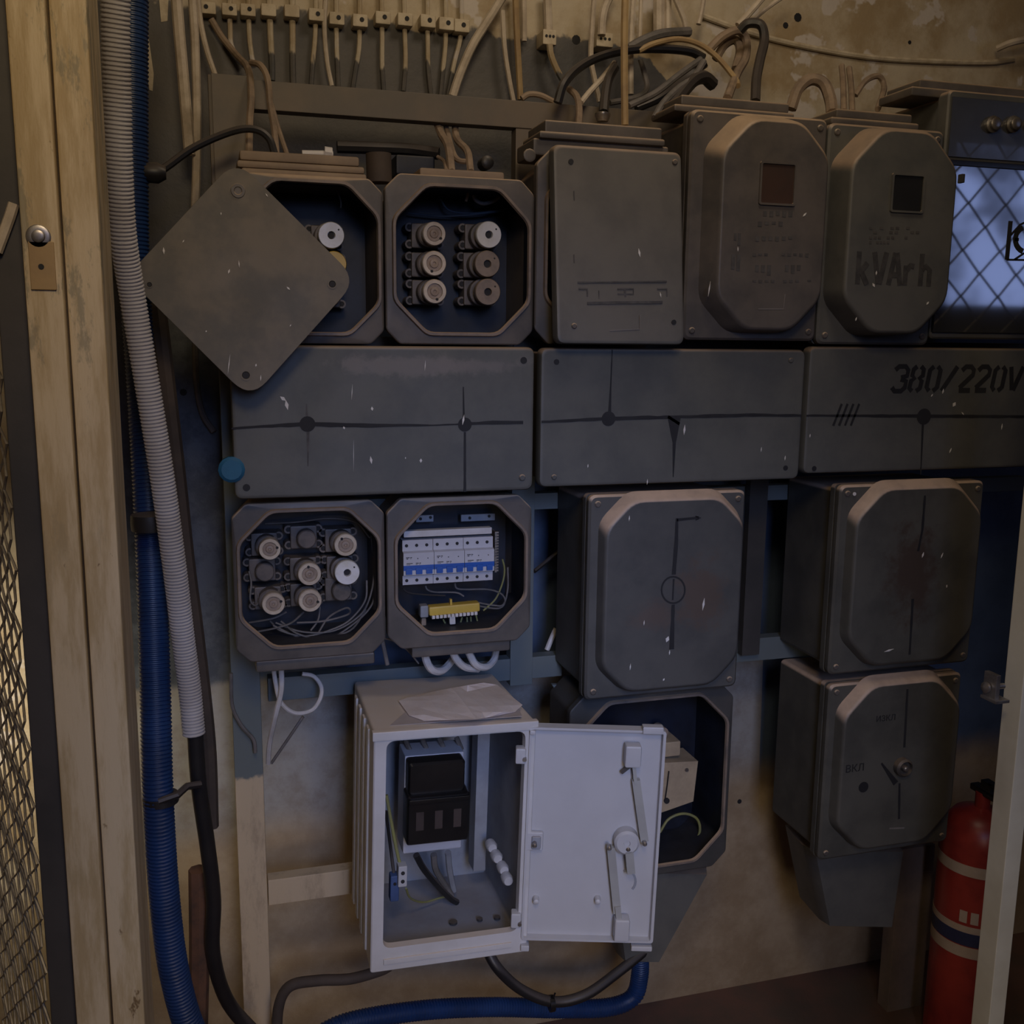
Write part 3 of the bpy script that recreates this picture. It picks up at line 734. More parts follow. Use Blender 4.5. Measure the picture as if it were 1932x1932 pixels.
# yellow terminal block
ty = thing('terminal_block', 'yellow earth terminal block below the breakers', 'terminal block', P(855, 1160, 1.74))
A = P(810, 1158, 1.74); B = P(906, 1149, 1.74); d = (B - A).normalized(); ang = math.atan2(d.z, d.x)
Mx = Matrix.Translation(A) @ Matrix.Rotation(-ang, 4, 'Y')
L = (B - A).length
g = G(); g.box(0, L, 0, 0.022, -0.005, 0.012, 0.003, M=Mx); g.build('block_body', ceramic_yellow, ty)
for j in range(12):
    g = G(); x = L * (j + 1.0) / 13.2; g.box(x - .0028, x + .0028, -0.003, 0.018, -0.010, -0.004, 0.0005, M=Mx); g.build('terminal', cable_clean, ty)
g = G(); g.box(L*.42, L*.46, 0.004, 0.012, 0.012, 0.022, M=Mx); g.build('clip', ceramic_yellow, ty)
g = G(); g.box(L*.40, L*.52, 0.004, 0.012, -0.026, -0.009, 0.002, M=Mx); g.build('foot', cable_clean, ty)
g = G(); X0, X1, Z0, Z1 = RECT(793, 1143, 809, 1166, 1.75); g.box(X0, X1, 1.75, 1.77, Z0, Z1, 0.003)
tag(g.build('wire_clamp', cab_inner, origin=(X0, 1.76, Z0)), 'pale clamp at the left end of the yellow block', 'clamp')
g = G(); X0, X1, Z0, Z1 = RECT(795, 1166, 805, 1190, 1.76); g.box(X0, X1, 1.76, 1.78, Z0, Z1, 0.003)
tag(g.build('cable_stub', cable_tan, origin=(X0, 1.76, Z0)), 'pinkish cable end rising under the pale clamp', 'cable')
for w, lb, m_ in (([(803,1105),(806,1112),(820,1117),(860,1118),(875,1125)], 'dark wire curling below the left breaker', cable_grey), ([(858,1100),(862,1110),(880,1112),(920,1112),(945,1120),(953,1135),(940,1148),(900,1143)], 'wire from the middle breaker curving to the right side', cable_grey),
     ([(948,1055),(952,1075),(948,1100),(935,1130),(912,1152)], 'pale green and yellow wire down the right of the breakers', cream_cable_green), ([(760,1110),(770,1118),(800,1122),(840,1124)], 'black wire at the left below the breakers', black),
     ([(860,1150),(875,1138),(890,1135),(930,1142),(950,1140),(958,1110),(958,1070)], 'bluish wire looping behind the yellow block', cable_grey),
     ([(836,1168),(842,1180),(850,1190)], 'green wire below the left of the yellow block', cream_cable_green), ([(872,1164),(868,1176),(860,1186)], 'green wire curving left below the yellow block', cream_cable_green),
     ([(881,1164),(882,1190)], 'straight green wire below the yellow block', cream_cable_green), ([(888,1163),(890,1189)], 'second straight green wire below the yellow block', cream_cable_green), ([(898,1160),(902,1178)], 'short green wire below the right of the yellow block', cream_cable_green)):
    cable('wire', lb, w, 1.765, 0.0017, m_, 'wire', n=6)

# ------------------------------------------------------------------ inside box L
t = thing('fuse_block', 'beige block with pale lip in the box behind the door, upper one', 'fuse block', P(1255, 1430, 1.77))
X0, X1, Z0, Z1 = RECT(1215, 1402, 1284, 1430, 1.76); g = G(); g.box(X0, X1, 1.76, 1.82, Z0, Z1, 0.003); g.build('block_body', beige_block, t)
g = G(); g.lathe(((X0+X1)/2 + .01, 1.78, Z1 + .012), [(0.012, .03), (0.012, 0), (0.006, -.004)], 14); g.build('contact', tan_disc, t)
t = thing('contactor', 'large beige slanted block below in the box behind the door', 'contactor', P(1270, 1530, 1.75))
g = G(); q = [pxz(1200,1550,1.75), pxz(1308,1512,1.75), pxz(1317,1436,1.75), pxz(1200,1442,1.75)]; g.prism(q, 1.75, 1.82); g.build('block_body', beige_block, t)
g = G(); g.tube([P(1262,1455,1.748), P(1259,1480,1.748), P(1255,1508,1.748)], 0.0015, 6); g.build('wire', mark_black, t)
g = G(); p = P(1257,1510,1.75); g.lathe((p.x,1.75,p.z), [(.006,0),(.006,-.004)], 10); g.build('terminal_hole', mark_black, t)
g = G(); p = P(1295,1452,1.75); g.lathe((p.x,1.75,p.z), [(.004,0),(.004,-.003)], 10); g.build('screw', steel, t)
cable('wire', 'yellow-grey wire loop low in the box behind the door', [(1240,1615),(1275,1610),(1305,1595),(1320,1570),(1315,1545),(1290,1535),(1262,1545),(1245,1570)], 1.77, 0.0028, cream_cable_green, 'wire')
cable('wire', 'flat wire lying under the loop in the box behind the door', [(1240,1622),(1280,1620),(1315,1612)], 1.78, 0.0028, cream_cable_green, 'wire')
def funnel(label, tx0, tx1, ty_, bx0_, bx1_, by, Y=1.73):
    a = [pxz(bx0_, by, Y), pxz(bx1_, by, Y), pxz(tx1, ty_, Y), pxz(tx0, ty_, Y)]
    g = G()
    cx = sum(p[0] for p in a)/4; 
    f = [Vector((x, Y, z)) for x, z in a]; b = [Vector((cx + (x-cx)*.9, YR - .01, z)) for x, z in a]
    m_ = [Vector((cx + (x-cx)*1.0, Y + .03, z)) for x, z in a]
    f2 = [Vector((cx + (x-cx)*.9, Y, z)) for x, z in a]
    g.loft([b, m_, f2], True, True)
    t = thing('cable_box', label, 'cable box', (cx, Y, a[0][1]))
    g.build('sheet_hood', box_grey, t)
    lo = [Vector((p[0], Y, p[1])) for p in (a[0], a[1])]
    return t
funnel('dark tapering cable hood under the box behind the door', 1150, 1345, 1648, 1175, 1245, 1815)
funnel('dark tapering cable hood under the lowest box on the right', 1528, 1712, 1606, 1560, 1690, 1748)

# ================================================================== CLOSED BOXES
def closed_box(label, fl, fo, rz, Yf=1.66, Yr=1.60, cham=60, gmat=box_grey, deep_to=YR, name='metal_box', dl_=0.008):
    """fl flange rect px, fo foot-of-raise rect px (at Yf), rz raised face rect px (at Yr)"""
    X0, X1, Z0, Z1 = RECT(*fl, Yf); b = RECT(*rz, Yr); a = (b[0] - dl_, b[1] + .008, b[2] - .008, b[3] + .015); k = MM(fl[0], fl[1], Yf); c = cham * k; S = 4
    t = thing(name, label, 'electrical box', ((X0+X1)/2, YR, Z0))
    i = 0.010
    R = [0.010]*4
    g = G(); g.loft([rloop(rect(X0+i, X1-i, Z0+i, Z1-i), R, deep_to - .002, 3), rloop(rect(X0+i, X1-i, Z0+i, Z1-i), R, Yf + 0.034, 3),
                     rloop(rect(X0, X1, Z0, Z1), R, Yf + 0.032, 3), rloop(rect(X0, X1, Z0, Z1), R, Yf + 0.019, 3)], True, True)
    g.build('housing', gmat, t)
    g = G(); g.loft([rloop(rect(X0+.002, X1-.002, Z0+.002, Z1-.002), 0.014, Yf + 0.018, 5), rloop(rect(X0, X1, Z0, Z1), 0.014, Yf + 0.014, 5),
                     rloop(rect(X0, X1, Z0, Z1), 0.014, Yf + 0.004, 5), rloop(rect(X0+.004, X1-.004, Z0+.004, Z1-.004), 0.012, Yf, 5)], True, True)
    cov = g.build('cover', gmat, t)
    g = G(); g.loft([rloop(octa(a[0], a[1], a[2], a[3], c), .02, Yf + 0.001, S),
                     rloop(octa(a[0]+.001, a[1]-.001, a[2]+.001, a[3]-.001, c), .02, Yf - 0.002, S),
                     rloop(octa(b[0]-.004, b[1]+.004, b[2]-.004, b[3]+.004, c*.98), .02, Yr + 0.006, S),
                     rloop(octa(b[0]-.001, b[1]+.001, b[2]-.001, b[3]+.001, c*.97), .02, Yr + 0.0015, S),
                     rloop(octa(b[0]+.003, b[1]-.003, b[2]+.003, b[3]-.003, c*.95), .02, Yr, S)], True, True)
    g.build('raised_panel', gmat, t)
    m_ = 0.016
    for x, z in ((X0+m_, Z0+m_), (X0+m_, Z1-m_), (X1-m_, Z0+m_), (X1-m_, Z1-m_)): screw(t, x, Yf, z, 0.006, box_brown)
    return t
boxD = closed_box('tall box with raised eight-sided cover and reddish window, taller of the windowed pair', (1297, 214, 1551, 642), (1322, 228, 1540, 634), (1361, 228, 1556, 620), cham=58, gmat=box_brown, Yr=1.622, dl_=0.020)
boxE = closed_box('windowed box lettered for reactive energy, left of the glass fronted box', (1553, 238, 1768, 650), (1578, 252, 1778, 642), (1603, 247, 1797, 626), cham=58, gmat=box_grey)
PG = dict(rough=0.52, dust=0.95, dustc=(0.52, 0.39, 0.30), bmp=0.12)
gI = paint('enamel_rust_i', (0.095, 0.093, 0.088), (0.068, 0.068, 0.067), patches=[(P(1320, 1120, 1.64), .06, .09, (0.105, 0.072, 0.055), .7), (P(1230, 1160, 1.64), .05, .04, (0.12, 0.085, 0.07), .6)], **PG)
gJ = paint('enamel_rust_j', (0.10, 0.096, 0.082), (0.068, 0.066, 0.058), patches=[(P(1720, 1080, 1.64), .07, .12, (0.060, 0.040, 0.030), .9)], **PG)
boxI = closed_box('large closed box with a black vertical line and circle, middle of the lower row', (1108, 930, 1398, 1308), (1124, 944, 1388, 1300), (1143, 944, 1396, 1296), Yr=1.635, cham=52, gmat=gI)
boxJ = closed_box('closed brown-stained box in the lower right, upper of the stacked pair', (1575, 912, 1842, 1260), (1594, 922, 1832, 1252), (1612, 922, 1842, 1247), Yr=1.635, cham=52, gmat=gJ)
boxK = closed_box('closed box with a round rotary knob, lower of the stacked pair', (1556, 1282, 1800, 1604), (1572, 1293, 1790, 1595), (1590, 1291, 1802, 1592), Yr=1.635, cham=52, gmat=gJ)
gland(boxD, [(1285, 186, 1490, 206, 1.70), (1272, 204, 1500, 218, 1.685)])
gland(boxE, [(1578, 210, 1722, 228, 1.70), (1568, 226, 1735, 240, 1.685)])
YD = 1.622
# windows of D and E
def window(box, x0, y0, x1, y1, Y, m_, lbl):
    X0, X1, Z0, Z1 = RECT(x0, y0, x1, y1, Y); w = 0.0035
    g = G()
    o = [rloop(rect(X0, X1, Z0, Z1), .004, Y + .001, 3), rloop(rect(X0, X1, Z0, Z1), .004, Y - .004, 3), rloop(rect(X0+w, X1-w, Z0+w, Z1-w), .003, Y - .004, 3), rloop(rect(X0+w, X1-w, Z0+w, Z1-w), .003, Y - .0008, 3)]
    g.loft(o, False, False); f = g.build('sight_window', box_brown if m_ != 'e' else box_grey, box, label=lbl)
    g = G(); g.box(X0+w*.8, X1-w*.8, Y - .0012, Y + .001, Z0+w*.8, Z1-w*.8)
    g.build('pane', paint('brown_pane', (0.055, 0.026, 0.016), (0.035, 0.02, 0.014), 0.6, bmp=0) if m_ != 'e' else paint('black_pane', (0.010, 0.010, 0.010), (0.007, 0.007, 0.007), 0.6, bmp=0), f)
window(boxD, 1432, 306, 1500, 388, 1.622, 'd', 'square reddish-brown window')
window(boxE, 1680, 328, 1742, 402, 1.60, 'e', 'square black window')
stencil(boxE, 'kVArh', 1616, 480, 1768, 536, 1.60, 9, mark_mid, slant=-0.0)
g = G()
for j, (x0_, x1_, y) in enumerate(((1640, 1730, 428), (1648, 1738, 436), (1640, 1715, 446), (1640, 1700, 455))):
    n_ = 9
    for q in range(n_):
        if random.random() < .25: continue
        xa = x0_ + (x1_ - x0_) * q / n_; a = P(xa, y, 1.6); b = P(xa + (x1_-x0_)/n_*.6, y + 5, 1.6); g.box(a.x, b.x, 1.5993, 1.6005, b.z, a.z)
tag(g.build('worn_print', mark_faint, boxE), kind='stuff')
g = G()
for j, (x0_, x1_, y, h) in enumerate(((1440, 1500, 398, 14), (1430, 1495, 418, 10), (1385, 1400, 440, 26), (1425, 1500, 446, 10), (1380, 1400, 480, 34), (1420, 1530, 478, 8), (1425, 1515, 500, 20), (1420, 1535, 528, 6))):
    n_ = max(2, int((x1_-x0_)/11))
    for q in range(n_):
        if random.random() < .2: continue
        xa = x0_ + (x1_ - x0_) * q / n_; a = P(xa, y, YD); b = P(xa + (x1_-x0_)/n_*.55, y + h*random.uniform(.5,1), YD); g.box(a.x, b.x, YD - .0007, YD + .0005, b.z, a.z)
tag(g.build('worn_print', mark_faint, boxD), kind='stuff')
pale = paint('pale_scratch', (0.20, 0.18, 0.17), (0.15, 0.14, 0.13), 0.6, bmp=0)
line(boxD, [(1430, 583), (1478, 583), (1481, 555)], 1.6, YD, pale, 'scratched_frame')
flecks(boxD, [(1518, 405, 9, 3, .8), (1392, 470, 8, 2, YD), (1338, 545, 26, 2, 1.45), (1470, 330, 8, 2, 1.5)], YD)
flecks(boxE, [(1648, 538, 8, 4, 2.2), (1653, 515, 7, 3, 1.5), (1750, 572, 6, 3, .9), (1615, 602, 6, 2, 1.3)], 1.60)
# I markings
Yi = 1.635
line(boxI, [(1318, 977), (1277, 981)], 5, Yi, jitter=.8); line(boxI, [(1277, 978), (1276, 1020), (1271, 1084)], [5, 7, 8], Yi, jitter=.8); 
line(boxI, [(1270, 1141), (1267, 1225)], [6, 9], Yi, jitter=1); line(boxI, [(1271, 1092), (1269, 1132)], 3, Yi, jitter=.5)
q = [(1270 + 22*math.cos(a*PI/12), 1113 + 25*math.sin(a*PI/12)) for a in range(25)]
line(boxI, q, 3, Yi, mark_faint if False else mark_black, 'painted_circle'); g = G(); line(boxI, [(1312, 974), (1322, 977), (1312, 981)], 2.5, Yi)
flecks(boxI, [(1259, 1206, 11, 7, 1.2), (1327, 1140, 22, 4, 1.45), (1263, 1231, 9, 2, 1.5), (1187, 978, 10, 2, 1.5), (1215, 1175, 9, 2, 1.5), (1189, 1258, 12, 2, 1.5), (1252, 1282, 5, 3, 1)], Yi)
stain = paint('rust_stain', (0.085, 0.052, 0.038), (0.10, 0.075, 0.06), 0.7, scale=30)
# J, K markings
line(boxJ, [(1745, 935), (1740, 1000), (1732, 1040)], 4, Yi, jitter=.8); line(boxJ, [(1722, 1130), (1716, 1235)], 4, Yi, jitter=.8)
flecks(boxJ, [(1741, 1047, 9, 3, 1.3), (1777, 1048, 9, 2, 1.2), (1677, 1227, 18, 3, .2), (1786, 1106, 5, 2, 1.5)], Yi)
line(boxK, [(1712, 1300), (1706, 1410)], 4, Yi, jitter=.8); line(boxK, [(1697, 1478), (1696, 1545)], 4, Yi, jitter=.8); line(boxK, [(1663, 1440), (1690, 1478)], [3, 10], Yi)
font_text(boxK, 'ИЗКЛ', 1652, 1362, 10, Yi, mark_black); font_text(boxK, 'ВКЛ', 1594, 1458, 13, Yi, mark_black)
p = P(1700, 1445, Yi); g = G(); g.lathe((p.x, Yi, p.z), [(0.019, 0), (0.019, -0.012), (0.015, -0.016), (0.014, -0.008), (0.007, -0.008), (0.006, -0.016), (0.003, -0.018)], 24); kn = g.build('rotary_knob', dark_steel, boxK)
screw(kn, p.x, Yi - 0.016, p.z, 0.005)
dot(boxK, 1629, 1485, 9, Yi, mark_black, 'lock_hole'); line(boxK, [(1678, 1563), (1706, 1562)], 2.5, Yi, pale, 'scratch')
dot(boxJ, 1612, 932, 3, 1.657, flake, 'paint_spot')

# C loose cover, tilted (bottom nearer)
YC0, YC1 = 1.665, 1.625
cv = thing('box_cover', 'plain grey cover hanging slightly loose over the third upper box', 'cover', P(1168, 650, 1.62))
def tilt(x0, x1, y0, y1, y_, off):
    pass
cx0, cx1 = P(1047, 465, 1.645).x, P(1290, 465, 1.645).x; cz1, cz0 = P(1168, 279, YC0).z, P(1168, 650, YC1).z
sh = (YC0 - YC1) / (cz1 - cz0)
T = Matrix(((1,0,0,0),(0,1,sh,-sh*cz0),(0,0,1,0),(0,0,0,1)))
def ll(i, dy, r): return [T @ (v + Vector((0, dy, 0))) for v in rloop(rect(cx0+i, cx1-i, cz0+i, cz1-i), r, YC1, 5)]
g = G(); g.loft([ll(.004, .026, .012), ll(0, .022, .014), ll(0, .007, .014), ll(.002, .002, .013), ll(.007, 0, .012)], True, True)
g.build('cover_plate', box_grey, cv)
def cpt(px, py):
    t_ = (cz1 - P(px, py, 1.645).z) / (cz1 - cz0); return YC0 + (YC1 - YC0) * t_
for px, py in ((1077, 305), (1271, 608)):
    y = cpt(px, py); p = P(px, py, y); hole(cv, p.x, y - .001, p.z, .0045)
for px, py in ((1273, 306), (1083, 615)):
    y = cpt(px, py); p = P(px, py, y); screw(cv, p.x, y, p.z, .005, box_brown)
for pts, wd in (([(1083, 360), (1084, 460)], 2), ([(1083, 480), (1083, 530)], 2), ([(1090, 533), (1258, 531)], 3), ([(1108, 572), (1250, 570)], 5), ([(1179, 545), (1180, 578)], 4),
                ([(1092, 545), (1108, 545), (1108, 560)], 3), ([(1240, 545), (1258, 545), (1258, 560)], 3), ([(1165, 545), (1195, 545), (1195, 555), (1165, 555)], 3), ([(1130, 548), (1130, 570)], 2)):
    y = cpt(*pts[0]); line(cv, pts, wd, y - .0012, mark_faint, 'worn_line', jitter=.6)
line(cv, [(1150, 624), (1207, 621), (1207, 595)], 1.5, cpt(1180, 620) - .001, pale, 'scratched_frame')
flecks(cv, [(1206, 477, 16, 4, 1.8)], cpt(1206, 477) - .001); flecks(cv, [(1246, 556, 10, 2, 1.8), (1086, 600, 9, 2, 1.7)], cpt(1246, 556) - .001)

# F glass fronted box (right)
Yg = 1.66
XF0 = P(1773, 400, Yg).x; XF1 = P(2150, 450, Yg).x; ZF1 = P(1870, 176, Yg).z; ZF0 = P(1870, 640, Yg).z
bf = thing('meter_cabinet', 'wide box with a reflecting glass front at the right edge', 'cabinet', ((XF0+XF1)/2, YR, ZF0))
g = G(); g.loft([rloop(rect(XF0+.006, XF1-.006, ZF0+.006, ZF1-.006), .01, YR-.002, 4), rloop(rect(XF0+.006, XF1-.006, ZF0+.006, ZF1-.006), .01, Yg+.03, 4), rloop(rect(XF0, XF1, ZF0, ZF1), .01, Yg+.028, 4), rloop(rect(XF0, XF1, ZF0, ZF1), .01, Yg+.003, 4), rloop(rect(XF0+.003, XF1-.003, ZF0+.003, ZF1-.003), .009, Yg, 4)], True, True)
g.build('housing', box_grey, bf)
zs = P(1870, 312, Yg).z
gl2 = paint('glossy_top_panel', (0.055, 0.058, 0.066), (0.045, 0.047, 0.052), 0.22, coat=0.35, bmp=0)
g = G(); g.box(XF0+.006, XF1-.006, Yg-.003, Yg+.002, zs+.010, ZF1-.012, .001); g.build('top_panel', gl2, bf, label='upper panel with round lamps')
g = G(); g.box(XF0+.002, XF1-.002, Yg-.006, Yg+.002, ZF0+.012, zs-.004, .001); g.build('pane', glass_m, bf, label='reflecting pane')
g = G(); g.box(XF0, XF1, Yg-.009, Yg+.001, zs-.006, zs+.004, .001); g.build('divider', black_gloss, bf, label='black strip above the pane')
for px in (1868, 1906, 1944):
    p = P(px, 236, Yg); g = G(); g.lathe((p.x, Yg-.003, p.z), [(.015, 0), (.0155, -.006), (.012, -.008), (.0115, -.014), (.006, -.018)], 20); g.build('indicator_lamp', steel, bf)
g = G(); p = P(1810, 338, Yg); g.box(p.x-.004, p.x+.003, Yg-.012, Yg, p.z-.008, p.z+.008, .001); g.build('hinge', dark_steel, bf)
Yp = Yg - .0064
line(bf, [(1907, 417), (1900, 490)], 7, Yp, name='printed_symbol'); line(bf, [(1900, 490), (1960, 491)], 3, Yp, name='printed_symbol')
q = [(1938 + 22*math.cos(a), 452 + 24*math.sin(a)) for a in [PI*.62 + i*PI*.76/9 for i in range(10)]]; line(bf, q, [8]*10, Yp, name='printed_symbol'); line(bf, [(1907, 444), (1925, 424), (1950, 412)], 3, Yp, name='printed_symbol'); line(bf, [(1914, 452), (1922, 452)], 5, Yp, name='printed_symbol')
q = [(1914, 490), (1932, 478), (1948, 482)]; line(bf, q, 3, Yp, name='printed_symbol')
for (x0, y0, x1, y1, Y_) in ((1735, 153, 2100, 172, 1.70), (1720, 168, 2110, 184, 1.685)):
    X0, X1, Z0, Z1 = RECT(x0, y0, x1, y1, Y_)
    Z1 = P(1832, y0 + 4, Y_).z; Z0 = P(1832, y1 + 6, Y_).z
    g = G(); g.box(X0, X1, Y_, Y_ + .1, Z0, Z1, .004); g.build('gland_plate', box_brown, bf)

# ================================================================== STRIP COVERS
gS = paint('enamel_strip', (0.122, 0.121, 0.108), (0.090, 0.091, 0.085), 0.52, dust=0.9, bmp=0.12, patches=[(P(760, 690, 1.66), .16, .022, (0.20, 0.18, 0.165), .7), (P(900, 690, 1.66), .10, .018, (0.19, 0.17, 0.16), .6)])
def strip(label, x0, x1, yt, yb, Y=1.665, deep=True):
    xm = (x0 + x1) / 2
    X0 = P(x0, 790, Y).x; X1 = P(x1, 790, Y).x; Z1 = P(xm, yt, Y).z; Z0 = P(xm, yb, Y).z
    t = thing('strip_cover', label, 'cover', ((X0+X1)/2, YR, Z0), None)
    g = G(); g.box(X0+.01, X1-.01, Y+.022, YR-.002, Z0+.01, Z1-.008, .004); g.build('housing', box_brown, t)
    g = G(); g.loft([rloop(rect(X0+.002, X1-.002, Z0+.002, Z1-.002), .013, Y+.028, 5), rloop(rect(X0, X1, Z0, Z1), .014, Y+.024, 5), rloop(rect(X0, X1, Z0, Z1), .014, Y+.007, 5), rloop(rect(X0+.002, X1-.002, Z0+.002, Z1-.002), .013, Y+.002, 5), rloop(rect(X0+.007, X1-.007, Z0+.007, Z1-.007), .011, Y, 5)], True, True)
    g.build('cover_plate', gS, t)
    return t, Y
s1, Ys = strip('long horizontal cover below the two open fuse boxes, left of three', 437, 1008, 653, 934)
s2, _ = strip('long horizontal cover in the middle, black line and dripping mark', 1019, 1514, 658, 912)
s3, _ = strip('long horizontal cover lettered 380/220 V at the right edge', 1521, 2060, 656, 886)
line(s1, [(437, 808), (575, 800), (700, 803), (830, 802), (930, 797), (987, 797)], [4, 9, 9, 2, 8, 7], Ys, jitter=1)
dot(s1, 580, 800, 15, Ys); dot(s1, 877, 801, 13, Ys)
line(s1, [(578, 762), (579, 790)], [2, 5], Ys, mark_faint); line(s1, [(581, 812), (581, 880)], [6, 2], Ys, mark_faint)
line(s1, [(874, 730), (875, 790)], [2, 4], Ys); line(s1, [(877, 815), (877, 928)], [4, 5], Ys, jitter=.6)
q = G(); 
flecks(s1, [(534, 752, 14, 7, 2.5), (541, 764, 20, 7, 1.75), (702, 771, 8, 5, 1.7), (700, 868, 15, 5, 1.7), (794, 869, 8, 5, 1.5), (649, 807, 6, 4, 2), (765, 864, 4, 2, 1.5), (874, 792, 20, 4, 1.4)], Ys)
flecks(s1, [(664, 740, 30, 1.2, 1.5), (802, 690, 20, 1.5, 1.5), (667, 860, 60, .8, 1.55)], Ys)
for px, py, hl in ((988, 680, 1), (465, 920, 1), (985, 901, 0), (455, 672, 0)):
    p = P(px, py, Ys); (hole if hl else lambda t_, x, y, z, r: screw(t_, x, y, z, r, box_grey))(s1, p.x, Ys, p.z, .006)
line(s2, [(1022, 796), (1150, 790), (1300, 786), (1420, 783), (1512, 784)], [4, 7, 6, 7, 4], Ys, jitter=1); dot(s2, 1148, 790, 13, Ys)
line(s2, [(1155, 660), (1152, 730), (1150, 780)], [1.5, 3, 6], Ys, jitter=.5); line(s2, [(1272, 790), (1272, 835), (1270, 900)], [24, 6, 1.5], Ys, jitter=.5)
line(s2, [(1260, 786), (1282, 800)], 5, Ys)
flecks(s2, [(1291, 811, 18, 4, 1.5), (1109, 879, 7, 2, 1.5), (1221, 909, 10, 2, 1.5), (1436, 848, 8, 1.6, 1.5), (1481, 864, 8, 2, 1.5)], Ys)
for px, py, hl in ((1050, 683, 1), (1482, 883, 1), (1045, 900, 0), (1492, 680, 0)):
    p = P(px, py, Ys); (hole if hl else lambda t_, x, y, z, r: screw(t_, x, y, z, r, box_grey))(s2, p.x, Ys, p.z, .005)
line(s3, [(1522, 784), (1735, 785), (1960, 786)], [3, 6, 4], Ys, jitter=.8); dot(s3, 1743, 786, 13, Ys); line(s3, [(1741, 800), (1737, 895)], [4, 1.5], Ys)
for i in range(4): line(s3, [(1576 + i*11 - 4, 803), (1576 + i*11 + 12, 762)], 4, Ys, jitter=.5)
stencil(s3, '380/220V', 1681, 692, 1932, 738, Ys, 8, slant=.16)
flecks(s3, [(1779, 738, 8, 3, 1.4), (1800, 763, 8, 6, 1), (1758, 746, 5, 2, 1), (1816, 780, 7, 2, 2.4), (1890, 805, 9, 2, 1.5), (1793, 850, 8, 2, 1.2), (1528, 822, 6, 2, 1.5)], Ys)
p = P(1536, 884, Ys); hole(s3, p.x, Ys, p.z, .005)
g = G(); p = P(437, 886, Ys); g.lathe((p.x, Ys-.002, p.z), [(.020, .02), (.021, .0), (.016, -.004)], 14)
tag(g.build('tape_patch', teal, origin=p), 'teal tape patch on the left end of the long cover', 'tape')

# ================================================================== LOOSE DIAGONAL PLATE
YP = 1.605
pl = thing('loose_plate', 'dusty grey plate turned on its corner over the left fuse box', 'cover', P(466, 735, YP))
cs = [pxz(445, 300, YP), pxz(674, 528, YP), pxz(472, 754, YP), pxz(238, 522, YP)]
cs = list(reversed(cs))
rr_ = [0.022, 0.038, 0.036, 0.036]
g = G(); g.loft([rloop(cs, rr_, YP + .005, 7), rloop(cs, rr_, YP + .001, 7), rloop([(c_[0]*.999 + .001*466e-3, c_[1]) for c_ in cs], rr_, YP, 7)], True, True)
g.build('plate', plate_grey, pl)
for px, py, r in ((627, 536, .0045), (464, 708, .005), (282, 537, .003)):
    p = P(px, py, YP); hole(pl, p.x, YP, p.z, r)
    g = G(); g.lathe((p.x, YP, p.z), [(r*1.7, .001), (r*1.7, -.0009), (r*1.2, -.0009), (r*1.1, .0)], 14); g.build('hole_rim', plate_grey, pl)
p = P(449, 360, YP); g = G(); g.lathe((p.x, YP, p.z), [(.011, .001), (.010, -.002), (.006, -.002), (.005, -.0005)], 16); g.build('dimple', box_brown, pl)
flecks(pl, [(309, 473, 14, 4, 1.6), (451, 498, 14, 2.2, 1.6), (432, 512, 10, 4, 1.2), (544, 544, 9, 3.5, 2.4), (432, 687, 40, 1.6, 1.42), (492, 713, 12, 2, 1.5), (417, 403, 6, 2, 1.5), (503, 368, 8, 2, 2.2), (346, 455, 7, 2, 1), (483, 689, 6, 3, 1.4), (389, 625, 4, 3, 1), (548, 614, 5, 2, 1)], YP)

# ================================================================== WHITE CABINET
YM = 1.560; depth = 0.268
zT, zB = P(850, 1373, YM).z, P(850, 1816, YM).z
xL, xR = P(702, 1600, YM).x, P(1003, 1590, YM).x
xc_, zc_ = (xL + xR) / 2, (zT + zB) / 2
MC = Matrix.Translation((xc_, YM, zc_)) @ Matrix.Rotation(math.radians(1.6), 4, 'Y')
cw, chh = (xR - xL) / 2, (zT - zB) / 2
cab = thing('distribution_cabinet', 'white plastic cabinet with its door swung open to the right', 'cabinet', MC @ Vector((0, depth/2, -chh)))
def cl(x0, x1, z0, z1, r, y, seg=5): return [MC @ v for v in rloop(rect(x0, x1, z0, z1), r, y, seg)]
k = MM(850, 1600, YM)
ox0, ox1, oz0, oz1 = -cw + 22*k, cw - 20*k, -chh + 46*k, chh - 17*k
g = G()
g.loft([cl(-cw+.004, cw-.004, -chh+.004, chh-.004, .006, depth), cl(-cw, cw, -chh, chh, .006, 0.012), cl(-cw, cw, -chh, chh, .006, 0.002), cl(-cw+.002, cw-.002, -chh+.002, chh-.002, .006, 0),
        cl(ox0, ox1, oz0, oz1, .016, 0), cl(ox0+.001, ox1-.001, oz0+.001, oz1-.001, .016, 0.014)], False, False)
g.build('shell', white_plastic, cab)
g = G(); g.loft([cl(ox0+.001, ox1-.001, oz0+.001, oz1-.001, .016, 0.014), cl(-cw+.006, cw-.006, -chh+.010, chh-.008, .006, 0.0145), cl(-cw+.008, cw-.008, -chh+.012, chh-.01, .006, depth-.006)], False, True)
g.build('inner_liner', cab_inner, cab)
for yy in (0.05, 0.10, 0.15, 0.20):
    g = G(); g.box(-cw-.003, -cw+.002, yy, yy+.022, -chh+.012, chh-.012, .002, M=MC); g.build('side_rib', white_plastic, cab)
g = G(); g.box(-cw+.022*1, cw-.03, -0.003, 0.001, -chh+.014, -chh+.024, .001, M=MC); g.build('drip_rail', white_plastic, cab)
g = G(); g.box(-cw-.003, cw+.003, -0.004, 0.01, chh-.014, chh+.002, .002, M=MC); g.build('top_lip', white_plastic, cab)
